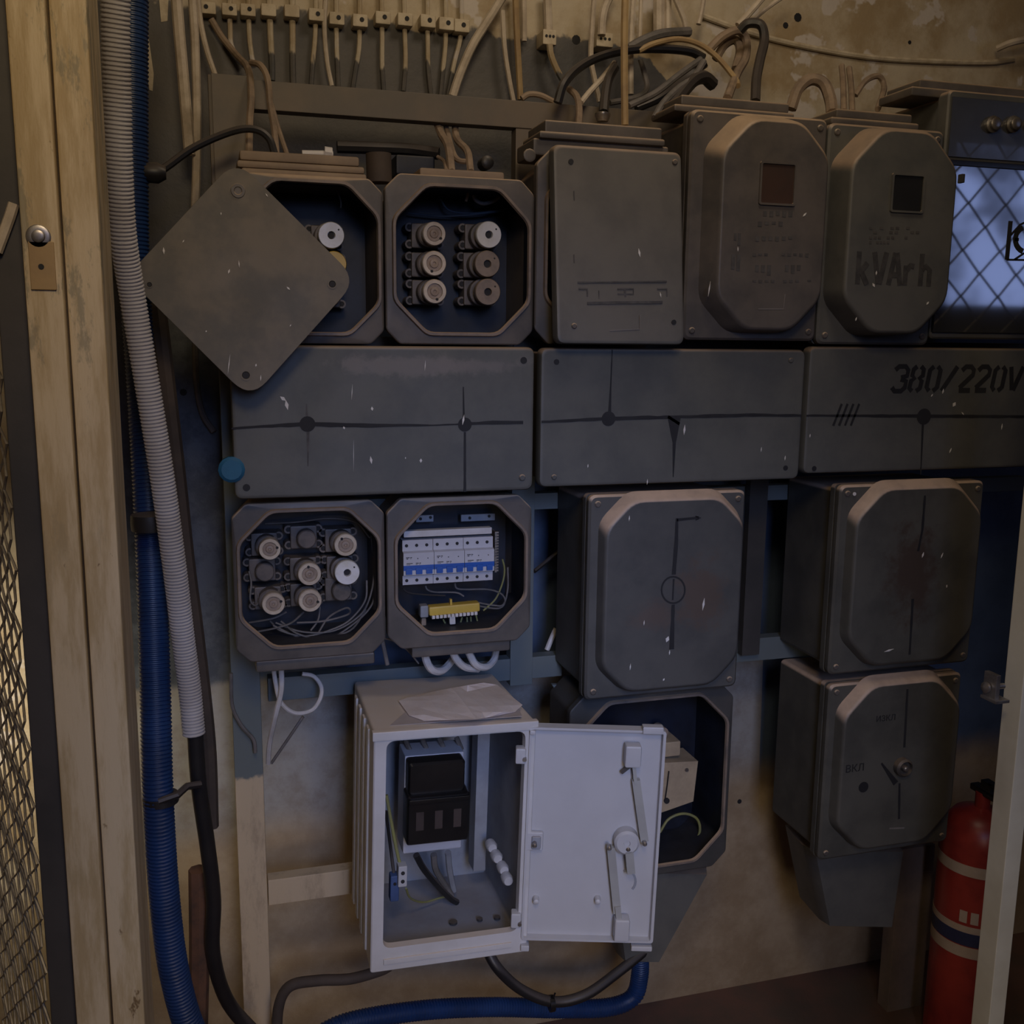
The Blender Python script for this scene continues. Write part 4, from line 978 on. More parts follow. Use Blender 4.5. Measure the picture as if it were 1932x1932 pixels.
# inside
def cpx(px, py, y):      # cabinet-local x,z of a pixel at local depth y
    p = P(px, py, YM + y); q = MC.inverted() @ p; return q.x, q.z
x0, z0 = cpx(893, 1645, .17); x1, z1 = cpx(925, 1378, .17)
g = G(); g.box(x0, x1, .17, .21, z0, min(z1, chh-.012), .001, M=MC); g.build('mounting_post', cab_inner, cab)
x0, z0 = cpx(757, 1600, .17); x1, z1 = cpx(772, 1400, .17)
g = G(); g.box(x0, x1, .15, .21, z0, min(z1, chh-.012), .001, M=MC); g.build('mounting_post', cab_inner, cab)
for i, (px, py) in enumerate(((928, 1598), (938, 1618), (950, 1640), (958, 1660))):
    p = P(px, py, YM + .12 - i*.02); q = MC.inverted() @ p
    g = G(); g.lathe((q.x, q.y, q.z), [(.010, .014), (.011, 0), (.008, -.006)], 14, M=MC); g.build('side_boss', white_inner, cab)
for px, py, w_ in ((855, 1742, .013), (905, 1736, .009), (938, 1733, .010)):
    p = PZ(px, py, (MC @ Vector((0, 0, -chh+.012))).z); g = G(); g.lathe((p.x, p.y, p.z), [(w_*.6, 0), (w_*.6, .004)], 14, 'Z'); g.build('knockout', dark_steel, cab)
# fuse switch
fs = thing('fuse_switch', 'vertical black-fronted fuse switch inside the white cabinet', 'switch', MC @ Vector((0, .12, 0)))
x0, z0 = cpx(760, 1612, .10); x1, z1 = cpx(876, 1418, .10)
g = G(); g.box(x0, x1, .10, .16, z0, z1, .003, M=MC); g.build('switch_base', light_plastic, fs)
x0, z0 = cpx(764, 1589, .075); x1, z1 = cpx(885, 1430, .075)
def cloop(x0, x1, z0, z1, r, y): return [MC @ v for v in rloop(rect(x0, x1, z0, z1), r, y, 4)]
zm = z0 + (z1 - z0) * .62
g = G(); g.loft([cloop(x0, x1, z0, zm, .006, .10), cloop(x0, x1, z0, zm, .006, .062), cloop(x0+.003, x1-.003, z0+.003, zm-.003, .005, .058)], True, True)
g.loft([cloop(x0+.003, x1-.008, zm-.002, z1, .006, .10), cloop(x0+.003, x1-.008, zm-.002, z1, .006, .072), cloop(x0+.006, x1-.011, zm, z1-.004, .005, .068)], True, True)
g.build('front_cover', black_gloss, fs)
g = G(); g.box(x0+.002, x1-.003, .052, .060, zm-.012, zm-.004, .001, M=MC); g.build('grip', black_gloss, fs)
for i in range(3):
    xx = x0 + (x1-x0) * (.2 + i*.3); g = G(); g.box(xx-.007, xx+.007, .0572, .0585, z0+.028, z0+.062, .0005, M=MC); g.build('sight_window', paint('smoky_window', (0.07, 0.055, 0.05), (0.05, 0.04, 0.038), 0.15, bmp=0), fs)
g = G(); g.box(x0+.012, x1-.035, .0985, .1, z0-.018, z0-.008, M=MC); g.build('rating_label', flake, fs)
for i in range(4):
    a = P(765 + i*32, 1397 - i*2, YM + .14); b = P(775 + i*32, 1420 - i*2, YM + .13)
    g = G(); g.tube([a, (a+b)/2 + Vector((0, -.004, 0)), b], .0045, 8); g.build('cable_lug', steel, fs)
# terminals at left bottom
t = thing('terminal', 'white two-screw terminal at the lower left in the cabinet', 'terminal', P(760, 1676, YM + .06))
x0, z0 = cpx(751, 1675, .06); x1, z1 = cpx(769, 1634, .06); g = G(); g.box(x0, x1, .06, .08, z0, z1, .002, M=MC); g.build('block_body', white_inner, t)
for f_ in (.28, .68):
    q = MC @ Vector(((x0+x1)/2, .0595, z0 + f_*(z1-z0))); hole(t, q.x, q.y, q.z, .0035, 'screw_hole')
t = thing('terminal', 'blue terminal beside the white one in the cabinet', 'terminal', P(745, 1706, YM + .07))
x0, z0 = cpx(736, 1703, .07); x1, z1 = cpx(754, 1652, .07); g = G(); g.box(x0, x1, .07, .09, z0, z1, .003, M=MC); g.build('block_body', paint('dull_blue', (0.05, 0.09, 0.22)), t)
q = MC @ Vector(((x0+x1)/2, .0695, z0 + .7*(z1-z0))); hole(t, q.x, q.y, q.z, .003)
def ccable(label, pts, y, r, m_, cat='wire'):
    return cable('wire', label, [(p[0], p[1], YM + (p[2] if len(p) > 2 else y)) for p in pts], 0, r, m_, cat, n=8)
ccable('yellow-green earth wire slanting down inside the cabinet left', [(729, 1500, .09), (740, 1560, .09), (752, 1620, .08), (760, 1640, .07)], .08, .003, cream_cable_green)
ccable('black wire beside the yellow one inside the cabinet', [(728, 1530, .1), (737, 1600, .1), (744, 1655, .08)], .08, .003, black)
ccable('thick black cable leaving the switch towards the cabinet bottom', [(785, 1613, .12), (800, 1640, .13), (825, 1670, .14), (850, 1695, .15), (862, 1702, .16)], .1, .006, black, 'cable')
ccable('grey conductor below the switch, left of its white neighbour', [(818, 1612, .13), (822, 1640, .14), (840, 1670, .15), (852, 1690, .16)], .1, .006, cable_grey, 'cable')
ccable('pale conductor below the middle of the switch', [(845, 1608, .13), (848, 1640, .15), (856, 1680, .17)], .1, .006, cab_inner, 'cable')
ccable('thin green wire curving over the cabinet floor', [(766, 1676, .07), (775, 1695, .10), (800, 1702, .14), (830, 1694, .16), (850, 1690, .17)], .1, .002, cream_cable_green)
# door
hx, hz = cw - .018, 0
hinge = MC @ Vector((cw - 14*k, -0.004, 0))
dang = math.radians(15.5)
MD = Matrix.Translation(hinge) @ Matrix.Rotation(math.radians(1.6), 4, 'Y') @ Matrix.Rotation(-dang, 4, 'Z')
# door width so that its free edge lands at px 1243
def door_px(u, v, w=0):
    q = MD @ Vector((u, w, v)); d_ = q - CAM; z = d_.dot(fwd); return 966 + FPX*d_.dot(rgt)/z, 966 - FPX*d_.dot(upv)/z
dw = 0.25
for _ in range(30): dw += (1244 - door_px(dw, 0)[0]) / FPX * 1.3
dh1 = 0.2
for _ in range(30): dh1 += (door_px(dw*.5, dh1)[1] - 1376) / FPX * 1.3
dh0 = -0.2
for _ in range(30): dh0 += (door_px(dw*.5, dh0)[1] - 1777) / FPX * 1.3
dr = thing('cabinet_door', 'x', 'x', hinge)
bpy.data.objects.remove(dr)
def dl(x0, x1, z0, z1, r, y): return [MD @ v for v in rloop(rect(x0, x1, z0, z1), r, y, 4)]
g = G(); g.loft([dl(0, dw, dh0, dh1, .006, .022), dl(0, dw, dh0, dh1, .006, 0), dl(.004, dw-.005, dh0+.004, dh1-.004, .004, 0), dl(.0045, dw-.0055, dh0+.0045, dh1-.0045, .004, .014)], True, True)
door = g.build('door', white_inner, cab, label='open white door seen from its inside')
def dsub(name, x0, x1, y0, y1, z0, z1, bev=.001, m_=white_inner, ex=None):
    g = G(); g.box(x0, x1, y0, y1, z0, z1, bev, M=(MD @ ex) if ex else MD); return g.build(name, m_, door)
def dpos(px, py):       # pixel -> door local (u, v) on the inner face
    o = MD @ Vector((0, .014, 0)); nrm = (MD.to_3x3() @ Vector((0, 1, 0))); r = ray(px, py); t_ = (o - CAM).dot(nrm) / r.dot(nrm)
    q = MD.inverted() @ (CAM + r * t_); return q.x, q.z
for (px0, px1, py0, py1) in ((1210, 1250, 1366, 1378), (1188, 1228, 1776, 1784), (975, 1010, 1372, 1379), (960, 998, 1774, 1784)):
    a = dpos(px0, py1); b = dpos(px1, py0); dsub('corner_lip', max(a[0], 0), min(b[0], dw+.002), -.004, .014, a[1], b[1], .002)
a = dpos(1175, 1438); b = dpos(1208, 1398); dsub('rod_guide', a[0], b[0], -.012, .014, a[1], b[1], .004)
a = dpos(1155, 1762); b = dpos(1186, 1722); dsub('rod_guide', a[0], b[0], -.012, .014, a[1], b[1], .004)
rod_m = paint('rod_plastic', (0.36, 0.36, 0.345), (0.31, 0.31, 0.30), 0.4, bmp=0)
def dbar(name, p0, p1, w_, y0, y1, m_=rod_m):
    a, b = Vector(dpos(*p0)), Vector(dpos(*p1)); d_ = (b - a); nn = Vector((-d_.y, d_.x)).normalized() * w_ / 2
    g = G(); g.prism([tuple(a+nn), tuple(b+nn), tuple(b-nn), tuple(a-nn)], y0, y1, M=MD); return g.build(name, m_, door)
dbar('latch_rod', (1193, 1430), (1197, 1470), .006, -.004, .004); dbar('latch_rod', (1198, 1466), (1214, 1580), .014, -.002, .008)
dbar('latch_rod', (1151, 1592), (1163, 1715), .014, -.002, .008); dbar('latch_rod', (1163, 1700), (1170, 1758), .010, -.006, .006)
u, v = dpos(1180, 1580); g = G(); g.lathe((u, 0, v), [(.022, .014), (.022, -.006), (.018, -.010), (.006, -.010), (.005, -.007)], 28, M=MD); g.build('latch_disc', white_inner, door)
dbar('latch_lever', (1184, 1595), (1188, 1636), .014, -.010, .0)
for px, py in ((1147, 1588), (1182, 1590), (1213, 1580), (1008, 1583)):
    u, v = dpos(px, py); g = G(); g.lathe((u, 0, v), [(.004, 0), (.004, -.011), (.002, -.013)], 10, M=MD); g.build('screw', steel, door)
a = dpos(992, 1600); b = dpos(1025, 1566); dsub('striker_plate', a[0], b[0], .004, .014, a[1], b[1], .003); dsub('striker_plate', a[0]+.009, b[0]-.004, .0, .006, a[1]+.004, b[1]-.006, .003, cab_inner)
for px, py in ((1011, 1694), (1127, 1694)):
    u, v = dpos(px, py); g = G(); g.lathe((u, 0, v), [(.006, .014), (.005, .0), (.002, -.002)], 12, M=MD); g.build('stud', white_inner, door)
for px, py in ((983, 1420), (974, 1728)):
    u, v = dpos(px, py); dsub('hinge', u-.010, u+.008, -.004, .016, v-.014, v+.014, .003); g = G(); g.lathe((u+.006, 0, v-.004), [(.0035, 0), (.0035, -.008)], 10, M=MD); g.build('screw', steel, door)
dbar('dark_clip', (1171, 1454), (1188, 1441), .006, .004, .010, dark_steel)
q = []
for i in range(11):
    a_ = math.radians(110 - i * 16); q.append(dpos(1182 + 17*math.cos(a_), 1662 - 20*math.sin(a_)))
g = G()
for a_, b_ in zip(q, q[1:]):
    a2, b2 = Vector(a_), Vector(b_); d_ = b2 - a2; nn = Vector((-d_.y, d_.x)).normalized() * .002
    g.prism([tuple(a2+nn), tuple(b2+nn), tuple(b2-nn), tuple(a2-nn)], .0125, .0145, M=MD)
g.build('moulded_arc', cab_inner, door)

# paper on top of the cabinet
ztop = (MC @ Vector((0, 0, chh))).z + 0.003
Lp = [(800, 1308), (768, 1316), (752, 1322), (762, 1336), (772, 1350), (800, 1360)]
Cp = [(852, 1298), (862, 1309), (872, 1321), (881, 1333), (889, 1344), (899, 1357)]
Rp = [(912, 1288), (938, 1292), (958, 1308), (986, 1330), (972, 1343), (930, 1352)]
g = G(); rows_ = []
for i in range(6):
    row = []
    for j in range(9):
        a_, b_, t_ = (Lp[i], Cp[i], j / 4) if j <= 4 else (Cp[i], Rp[i], (j - 4) / 4)
        h_ = .003 + (.016 * (1 - abs(j - 4) / 4)) + (.012 if (j >= 6 and i == 0) else 0) + random.uniform(-.0014, .0014)
        q_ = PZ(a_[0] + (b_[0] - a_[0]) * t_, a_[1] + (b_[1] - a_[1]) * t_, ztop + h_); row.append(g.bm.verts.new(q_))
    rows_.append(row)
for i in range(5):
    for j in range(8): g.bm.faces.new((rows_[i][j], rows_[i][j+1], rows_[i+1][j+1], rows_[i+1][j]))
cen = PZ(870, 1330, ztop)
bmesh.ops.solidify(g.bm, geom=list(g.bm.faces), thickness=.0012)
tag(g.build('paper_sheet', paper_m, origin=cen, flat=True), 'crumpled folded paper lying on top of the white cabinet', 'paper')
g = G(); a_ = [PZ(735, 1370, ztop - .001), PZ(985, 1352, ztop - .001), PZ(975, 1330, ztop - .001), PZ(850, 1300, ztop-.001), PZ(770, 1340, ztop - .001)]
g.loft([[q_ for q_ in a_], [q_ + Vector((0, 0, .0012)) for q_ in a_]], True, True)
tag(g.build('paper_sheet', paint('grey_paper', (0.36, 0.31, 0.29), (0.3, 0.26, 0.24), 0.9), origin=a_[0], flat=True), 'greyer flat paper under the crumpled sheet', 'paper')

# ================================================================== CONDUITS AND PIPES
corrugated('corrugated_conduit', 'grey ribbed conduit leaning down left of the boxes', [(218, -60, 1.36), (218, 60, 1.38), (221, 180, 1.40), (224, 300, 1.42), (232, 440, 1.45), (250, 560, 1.48), (277, 720, 1.5), (306, 900, 1.52), (328, 1060, 1.54), (345, 1200, 1.56), (358, 1300, 1.57), (366, 1386, 1.57)], 0.0175, conduit_grey)
corrugated('corrugated_conduit', 'blue ribbed conduit behind the grey one, running down to the floor', [(250, -60, 1.70), (250, 200, 1.70), (253, 500, 1.70), (266, 700, 1.70), (278, 900, 1.66), (287, 1100, 1.62), (293, 1300, 1.58), (298, 1500, 1.55), (310, 1690, 1.55), (330, 1840, 1.55), (368, 1960, 1.56), (430, 2030, 1.6)], 0.0235, conduit_blue, .0062)
corrugated('corrugated_conduit', 'blue ribbed conduit sagging below the white cabinet', [(560, 1990, 1.72), (640, 1935, 1.74), (780, 1908, 1.76), (920, 1900, 1.78), (1060, 1903, 1.80), (1150, 1900, 1.80), (1195, 1880, 1.80), (1207, 1840, 1.80), (1208, 1800, 1.79)], 0.0190, conduit_blue, .0062)
cable('brown_tube', 'dark brown strip leaning behind the grey conduit', [(290, 520, 1.78), (305, 640, 1.76), (335, 900, 1.72), (352, 1060, 1.72), (370, 1200, 1.72), (392, 1400, 1.72), (398, 1560, 1.72)], 1.7, .0135, brown_tube, 'pipe')  # leaning dark brown strip, drawn as a tube
cable('rusty_pipe', 'rusty pipe stub standing low behind the black cable', [(375, 1640, 1.66), (376, 1800, 1.66), (372, 2000, 1.66)], 1.66, .017, rust, 'pipe')
cable('power_cable', 'thick black cable coming out of the grey conduit', [(368, 1380, 1.57), (375, 1480, 1.58), (392, 1600, 1.6), (403, 1700, 1.62), (402, 1800, 1.64), (430, 1890, 1.7), (490, 1960, 1.72)], 1.6, .0125, black, 'cable', n=12)
cable('power_cable', 'black cable hanging in a loop below the white cabinet', [(915, 1785, 1.72), (940, 1828, 1.70), (985, 1868, 1.70), (1045, 1890, 1.70), (1105, 1877, 1.70), (1165, 1835, 1.72), (1215, 1795, 1.74)], 1.7, .0105, black, 'cable', n=12)
cable('power_cable', 'brown-black cable bending from the floor to the cabinet bottom', [(525, 1990, 1.8), (524, 1910, 1.8), (545, 1862, 1.8), (600, 1850, 1.8), (660, 1847, 1.8), (715, 1832, 1.8), (735, 1822, 1.8)], 1.8, .0105, brown_tube, 'cable', n=12)
g = G(); g.tube([P(300, 1512, 1.53), P(335, 1500, 1.53), P(352, 1484, 1.55), P(378, 1480, 1.56)], .006, 8)
g.lathe(tuple(P(303, 1506, 1.552)), [(.027, -.006), (.027, .006)], 18, 'Z')
tag(g.build('cable_tie', black, origin=P(320, 1500, 1.55)), 'black tie holding the blue conduit to the black cable', 'cable tie')
g = G(); g.lathe(tuple(P(284, 985, 1.592)), [(.028, -.012), (.029, 0), (.028, .012)], 18, 'Z')
tag(g.build('conduit_clamp', black, origin=P(284, 985, 1.6)), 'black band around the blue conduit at its middle', 'clamp')
g = G(); p = P(1040, 1893, 1.70); g.lathe((p.x, p.y, p.z), [(.016, -.005), (.016, .005)], 14, 'X'); g.tube([p, p + Vector((.004, -.01, .028))], .002, 6)
tag(g.build('cable_tie', black_gloss, origin=p), 'black tie at the bottom of the hanging cable loop', 'cable tie')

# ================================================================== CABLES
CB = [
 ('white cable, leftmost of the tall pair at the upper left', [(330,-40),(338,60),(346,150),(352,220),(358,292)], 1.95, .0098, cable_white),
 ('white cable, second of the tall pair at the upper left', [(360,-40),(367,60),(371,180),(371,300),(368,400),(366,470)], 1.96, .0075, cable_white),
 ('thin white cable bending toward the gusset plate corner', [(372,-20),(378,40),(390,95),(406,142)], 1.97, .005, cable_white),
 ('black cable arching over the left gusset plate', [(285,335,1.7),(318,312,1.72),(360,282,1.74),(410,258,1.76),(455,244,1.76),(487,246,1.76),(508,262,1.76),(518,290,1.76)], 1.75, .0062, black),
 ('grey cable passing down behind the loose plate', [(366,440,2.04),(368,640,2.04),(371,720,2.04),(382,780,2.04),(404,815,2.03)], 1.9, .006, cable_grey),
 ('dark painted cable slanting from the first clip', [(398,36,2.03),(420,72,2.03),(448,106,2.0),(468,130,1.88),(474,180,1.84),(471,230,1.83),(470,292,1.78)], 2.0, .0062, cable_tan),
 ('tan cable bending right at the top of the left post', [(474,118,1.86),(492,124,1.84),(505,150,1.83),(510,200,1.83),(518,250,1.80),(522,296,1.78)], 1.85, .0055, cable_tan),
 ('thin tan cable crossing beneath the rail end', [(512,196,1.835),(526,245,1.82),(543,296,1.78)], 1.85, .0042, cable_tan),
 ('white cable without a clip between the sixth and seventh clips', [(615,-20),(612,50),(617,115),(626,162)], 2.025, .0045, cable_white),
 ('thick speckled white cable slanting down at top centre', [(960,-25),(925,32),(892,85),(868,140),(854,182)], 2.0, .0085, cable_white),
 ('clean white cable just right of the speckled one', [(948,20),(952,90),(960,145),(969,192)], 2.01, .0050, cable_white),
 ('yellowed cable, left of the pair at top centre', [(972,-20),(975,60),(979,130),(982,188)], 2.02, .0065, cable_yellow),
 ('short cream cable, right of the pair at top centre', [(988,-20),(989,40),(989,78)], 2.03, .0055, cable_white),
 ('brown cable hump lying on the top rail', [(984,186),(998,178),(1020,180),(1045,192)], 1.88, .0055, cable_tan),
 ('thick white pipe entering the lone clip at top centre', [(1032,-20),(1034,30),(1035,62)], 2.02, .0085, cable_white),
 ('painted cable leaving the lone clip downward', [(1037,84),(1040,105),(1050,130),(1062,152)], 2.0, .0065, drip_cable),
 ('cream cable left of the white pipe bend', [(1122,-20),(1117,50),(1115,110),(1122,150),(1131,192)], 1.98, .0055, cable_white),
 ('thick white pipe bending above the second lone clip', [(1158,-20),(1142,12),(1136,40),(1135,66)], 2.0, .0085, cable_white),
 ('long yellowed vertical cable ending on the third box', [(1180,-20),(1178,60),(1178,140),(1179,236)], 1.80, .0070, cable_yellow),
 ('pale vertical cable right of the long yellowed one', [(1196,-20),(1192,40),(1190,96),(1190,178)], 1.93, .0060, cable_white),
 ('thinner pale vertical cable, third of the bunch', [(1210,-20),(1208,40),(1206,84)], 1.95, .0045, cable_white),
 ('thick grey-white pipe at the top behind the arcs', [(1243,-20),(1243,60)], 2.0, .0120, cable_white),
 ('white pipe beside the thick grey-white one', [(1260,-20),(1260,62)], 2.0, .0075, cable_white),
 ('white cable with a kink at the top of the bunch', [(1266,-20),(1280,12),(1290,36),(1293,56),(1284,64)], 1.98, .0055, cable_white),
 ('short white cable hanging right of the kinked one', [(1330,-20),(1324,20),(1318,46)], 1.97, .0055, cable_white),
 ('black cable forming the wide arc over the third box', [(1052,194,1.80),(1064,158,1.80),(1092,128,1.82),(1135,106,1.84),(1190,94,1.86),(1245,92,1.87),(1300,97,1.88),(1328,110,1.88)], 1.8, .0082, black),
 ('dusty grey cable arcing above the black one', [(1186,92,1.90),(1215,76,1.90),(1250,64,1.90),(1300,60,1.92)], 1.9, .0095, cable_grey),
 ('yellowed cable arching to the right over the bunch', [(1205,96,1.86),(1235,82,1.86),(1280,74,1.87),(1320,84,1.87),(1355,110,1.86),(1388,150,1.84),(1392,162,1.82)], 1.86, .0055, cable_yellow),
 ('black cable dropping into a metal gland on the third box', [(1160,128,1.86),(1148,150,1.84),(1142,180,1.82),(1139,212,1.80)], 1.8, .0090, black),
 ('tan cable standing on the third box, forked at its top', [(1074,168,1.86),(1088,182,1.82),(1093,205,1.79),(1092,236,1.77)], 1.8, .0062, cable_tan),
 ('white branch meeting the forked tan cable', [(1160,118,1.88),(1136,148,1.86),(1112,174,1.84),(1096,194,1.82)], 1.8, .0052, cable_white),
 ('grey cable looping behind the long yellowed one', [(1208,112,1.95),(1216,140,1.95),(1220,168,1.94),(1200,184,1.92),(1150,194,1.90)], 1.9, .0055, cable_grey),
 ('grey cable running diagonally down left from the knot', [(1322,112,1.86),(1280,142,1.84),(1236,176,1.82),(1186,200,1.80)], 1.8, .0062, cable_grey),
 ('black cable beneath the grey diagonal one', [(1330,120,1.9),(1290,150,1.9),(1245,184,1.88),(1200,204,1.88)], 1.9, .0085, black),
 ('pale cable crossing from the knot to the tall box', [(1328,116,1.84),(1308,146,1.82),(1278,168,1.80),(1250,196,1.78),(1235,222,1.77)], 1.8, .0062, cable_grey),
 ('thick black cable humped above the tall windowed box', [(1345,160,1.84),(1328,146,1.83),(1306,154,1.82),(1280,184,1.80),(1258,216,1.78)], 1.8, .0125, black),
 ('thick black elbow hose above the tall windowed box', [(1396,58,1.86),(1412,44,1.85),(1436,48,1.84),(1442,76,1.83),(1434,112,1.81),(1427,150,1.79),(1425,192,1.76)], 1.8, .0092, black),
 ('cream cable looping inside the black elbow', [(1336,96,1.9),(1362,70,1.9),(1392,58,1.9),(1408,76,1.9),(1406,110,1.88),(1390,140,1.86),(1372,186,1.78)], 1.9, .0085, cable_tan),
 ('second cream cable inside the loop by the elbow', [(1350,112,1.92),(1368,84,1.92),(1388,76,1.92),(1396,96,1.9),(1388,130,1.88)], 1.9, .0085, cable_tan),
 ('thin cream cable rising to the upper edge by the elbow', [(1392,48,1.9),(1420,18,1.9),(1452,-20,1.9)], 1.9, .0065, cable_white),
 ('second thin cream cable rising beside it', [(1412,46,1.95),(1446,16,1.95),(1492,-16,1.95)], 1.95, .0045, cable_white),
 ('painted cable running along the upper right wall', [(1320,28),(1380,50),(1450,72),(1540,92),(1640,108),(1740,115),(1860,118),(1912,112)], 2.045, .0060, clip_m),
 ('broad tan cable arch between the windowed boxes', [(1492,206,1.84),(1506,168,1.84),(1530,150,1.84),(1554,158,1.83),(1566,186,1.81),(1570,214,1.78)], 1.8, .0115, cable_tan),
 ('upright tan cable over the second windowed box', [(1588,124,1.9),(1591,160,1.87),(1592,210,1.78)], 1.9, .0060, cable_tan),
 ('second upright tan cable over the second windowed box', [(1602,128,1.9),(1606,165,1.87),(1608,212,1.78)], 1.9, .0060, cable_tan),
 ('tan cable hook right of the upright pair', [(1614,180,1.88),(1634,152,1.88),(1658,144,1.88),(1668,166,1.87),(1656,206,1.80)], 1.9, .0060, cable_tan),
 ('pale cable entering at the upper right corner', [(1950,72,2.0),(1910,80,2.0),(1880,92,2.02)], 2.0, .0075, cable_white),
 ('left tan cable dropping behind the rail to the six-fuse box', [(822,225,1.9),(832,252,1.86),(846,278,1.82),(852,324,1.78)], 1.8, .0072, cable_tan),
 ('middle tan cable dropping behind the rail to the six-fuse box', [(838,225,1.9),(850,270,1.86),(862,300,1.82),(888,306,1.80)], 1.8, .0050, cable_tan),
 ('right tan cable dropping behind the rail to the six-fuse box', [(858,228,1.9),(862,262,1.86),(882,286,1.82),(888,324,1.78)], 1.8, .0065, cable_tan),
 ('short tan cable hook at the left of that bundle', [(826,296,1.84),(838,304,1.82),(842,322,1.78)], 1.8, .0035, cable_tan),
 ('black hose lying between the upper boxes', [(636,277,1.9),(700,279,1.9),(770,282,1.9),(828,290,1.88)], 1.9, .0110, black),
 ('white cable going straight down under the coiled-wire box', [(515,1250,1.78),(520,1288,1.78),(530,1325,1.78),(556,1345,1.79),(588,1340,1.80),(604,1318,1.80),(606,1295,1.81),(592,1276,1.82),(570,1271,1.82)], 1.8, .0040, cable_clean),
 ('white cable hanging to the left post below the fuse box', [(530,1250,1.77),(531,1300,1.77),(520,1350,1.78),(509,1400,1.82),(506,1440,1.85)], 1.8, .0048, cable_clean),
 ('thin dark cable slanting behind the white loop', [(572,1352,1.84),(545,1392,1.84),(512,1440,1.85)], 1.84, .0030, cable_grey),
 ('grey cable hooked round the front of the left post', [(436,1270,1.84),(438,1330,1.84),(455,1368,1.84),(478,1395,1.84),(482,1420,1.84)], 1.84, .0035, cable_grey),
 ('grey wire stub hanging between the lower boxes', [(720,1200,1.78),(725,1225,1.78),(731,1254,1.78)], 1.78, .0040, cable_grey),
 ('thin curved wire hanging between the lower boxes', [(718,1203,1.77),(745,1210,1.77),(770,1228,1.77),(790,1252,1.77)], 1.77, .0016, cable_grey),
 ('white tagged cable below the breakers, left', [(802,1220,1.78),(804,1244,1.77),(816,1264,1.77),(836,1264,1.79),(856,1242,1.82)], 1.78, .0075, cable_clean),
 ('white tagged cable below the breakers, middle', [(852,1212,1.77),(858,1238,1.765),(876,1258,1.77),(902,1262,1.79)], 1.78, .0072, cable_clean),
 ('white tagged cable below the breakers, right', [(884,1230,1.765),(898,1254,1.765),(918,1258,1.78),(932,1244,1.80),(936,1226,1.82)], 1.78, .0070, cable_clean),
 ('pale blue-white cable end beside the large closed box', [(1049,1186,1.9),(1040,1206,1.9),(1032,1226,1.9)], 1.9, .0055, cable_clean),
 ('dark cable behind the breaker box right side', [(1062,1034,1.93),(1040,1052,1.93),(1008,1078,1.9)], 1.93, .0045, black),
]
names = {'pipe': 'pipe', 'hose': 'hose'}
for lb, pts, Y, r, m_ in CB:
    nm = 'white_pipe' if 'pipe' in lb else ('black_hose' if 'hose' in lb else 'electric_cable')
    cable(nm, lb, pts, Y, r, m_, 'pipe' if 'pipe' in lb else 'cable')

# clips row with their cables
clips = [(393,14,None),(433,17,[(433,-30),(434,50),(438,90),(462,120)]),(468,18,[(468,-30),(470,60),(474,100),(478,122)]),(507,18,[(507,-30),(510,60),(513,120),(513,152)]),(551,20,[(551,-30),(552,70),(552,120),(553,158)]),(597,27,[(596,-30),(595,60),(590,118),(587,160)]),
         (636,34,[(634,-30),(635,80),(637,130),(638,166)]),(680,38,[(678,-30),(678,80),(671,130),(665,168)]),(723,33,[(719,-30),(721,60),(721,120),(724,172)]),(765,36,[(761,-30),(764,70),(765,120),(761,172)]),(808,39,[(806,-30),(807,80),(808,130),(813,178)]),(843,44,[(840,-30),(841,70),(836,130),(831,182)]),(872,48,[(870,-30),(870,60),(857,120),(844,184)])]
ords = ['first', 'second', 'third', 'fourth', 'fifth', 'sixth', 'seventh', 'eighth', 'ninth', 'tenth', 'eleventh', 'twelfth', 'thirteenth']
for i, (px, py, w) in enumerate(clips):
    p = P(px, py, YW); k_ = MM(px, py, YW - .03); hx_, hz_ = 14.5*k_, 11.5*k_
    t = thing('cable_clip', f'cream painted square cable clip, {ords[i]} from the left in the top row', 'cable clip', (p.x, YW, p.z), 'cable clips in the top row')
    cxm, czm = P(px, py, YW-.03).x, P(px, py, YW-.03).z
    g = G(); g.box(cxm-hx_, cxm+hx_, YW-.03, YW, czm-hz_, czm+hz_, .003); g.build('clip_block', clip_m, t)
    if i not in (3, 4): hole(t, cxm + (.2 if i else -.3)*hx_, YW-.0305, czm + .1*hz_, 4.2*k_, 'screw_hole')
    if w: cable('electric_cable', f'cable painted white at its top, hanging from the {ords[i]} clip', w, YW-.012, .0058 if i in (3, 4) else .0047, drip_cable, 'cable')
for px, py, sx, sz, lb in ((1036, 71, 13, 13, 'lone cream clip holding the thick pipe at top centre'), (1140, 76, 16, 12, 'lone chipped clip below the bent white pipe')):
    p = P(px, py, YW-.04); k_ = MM(px, py, YW-.04); t = thing('cable_clip', lb, 'cable clip', (p.x, YW, p.z))
    g = G(); g.box(p.x-sx*k_, p.x+sx*k_, YW-.045, YW, p.z-sz*k_, p.z+sz*k_, .003); g.build('clip_block', clip_m, t)
    for q_ in (-.5, 0, .5): hole(t, p.x + q_*sx*k_, YW-.0455, p.z + .1*sz*k_, 2.5*k_, 'screw_hole')
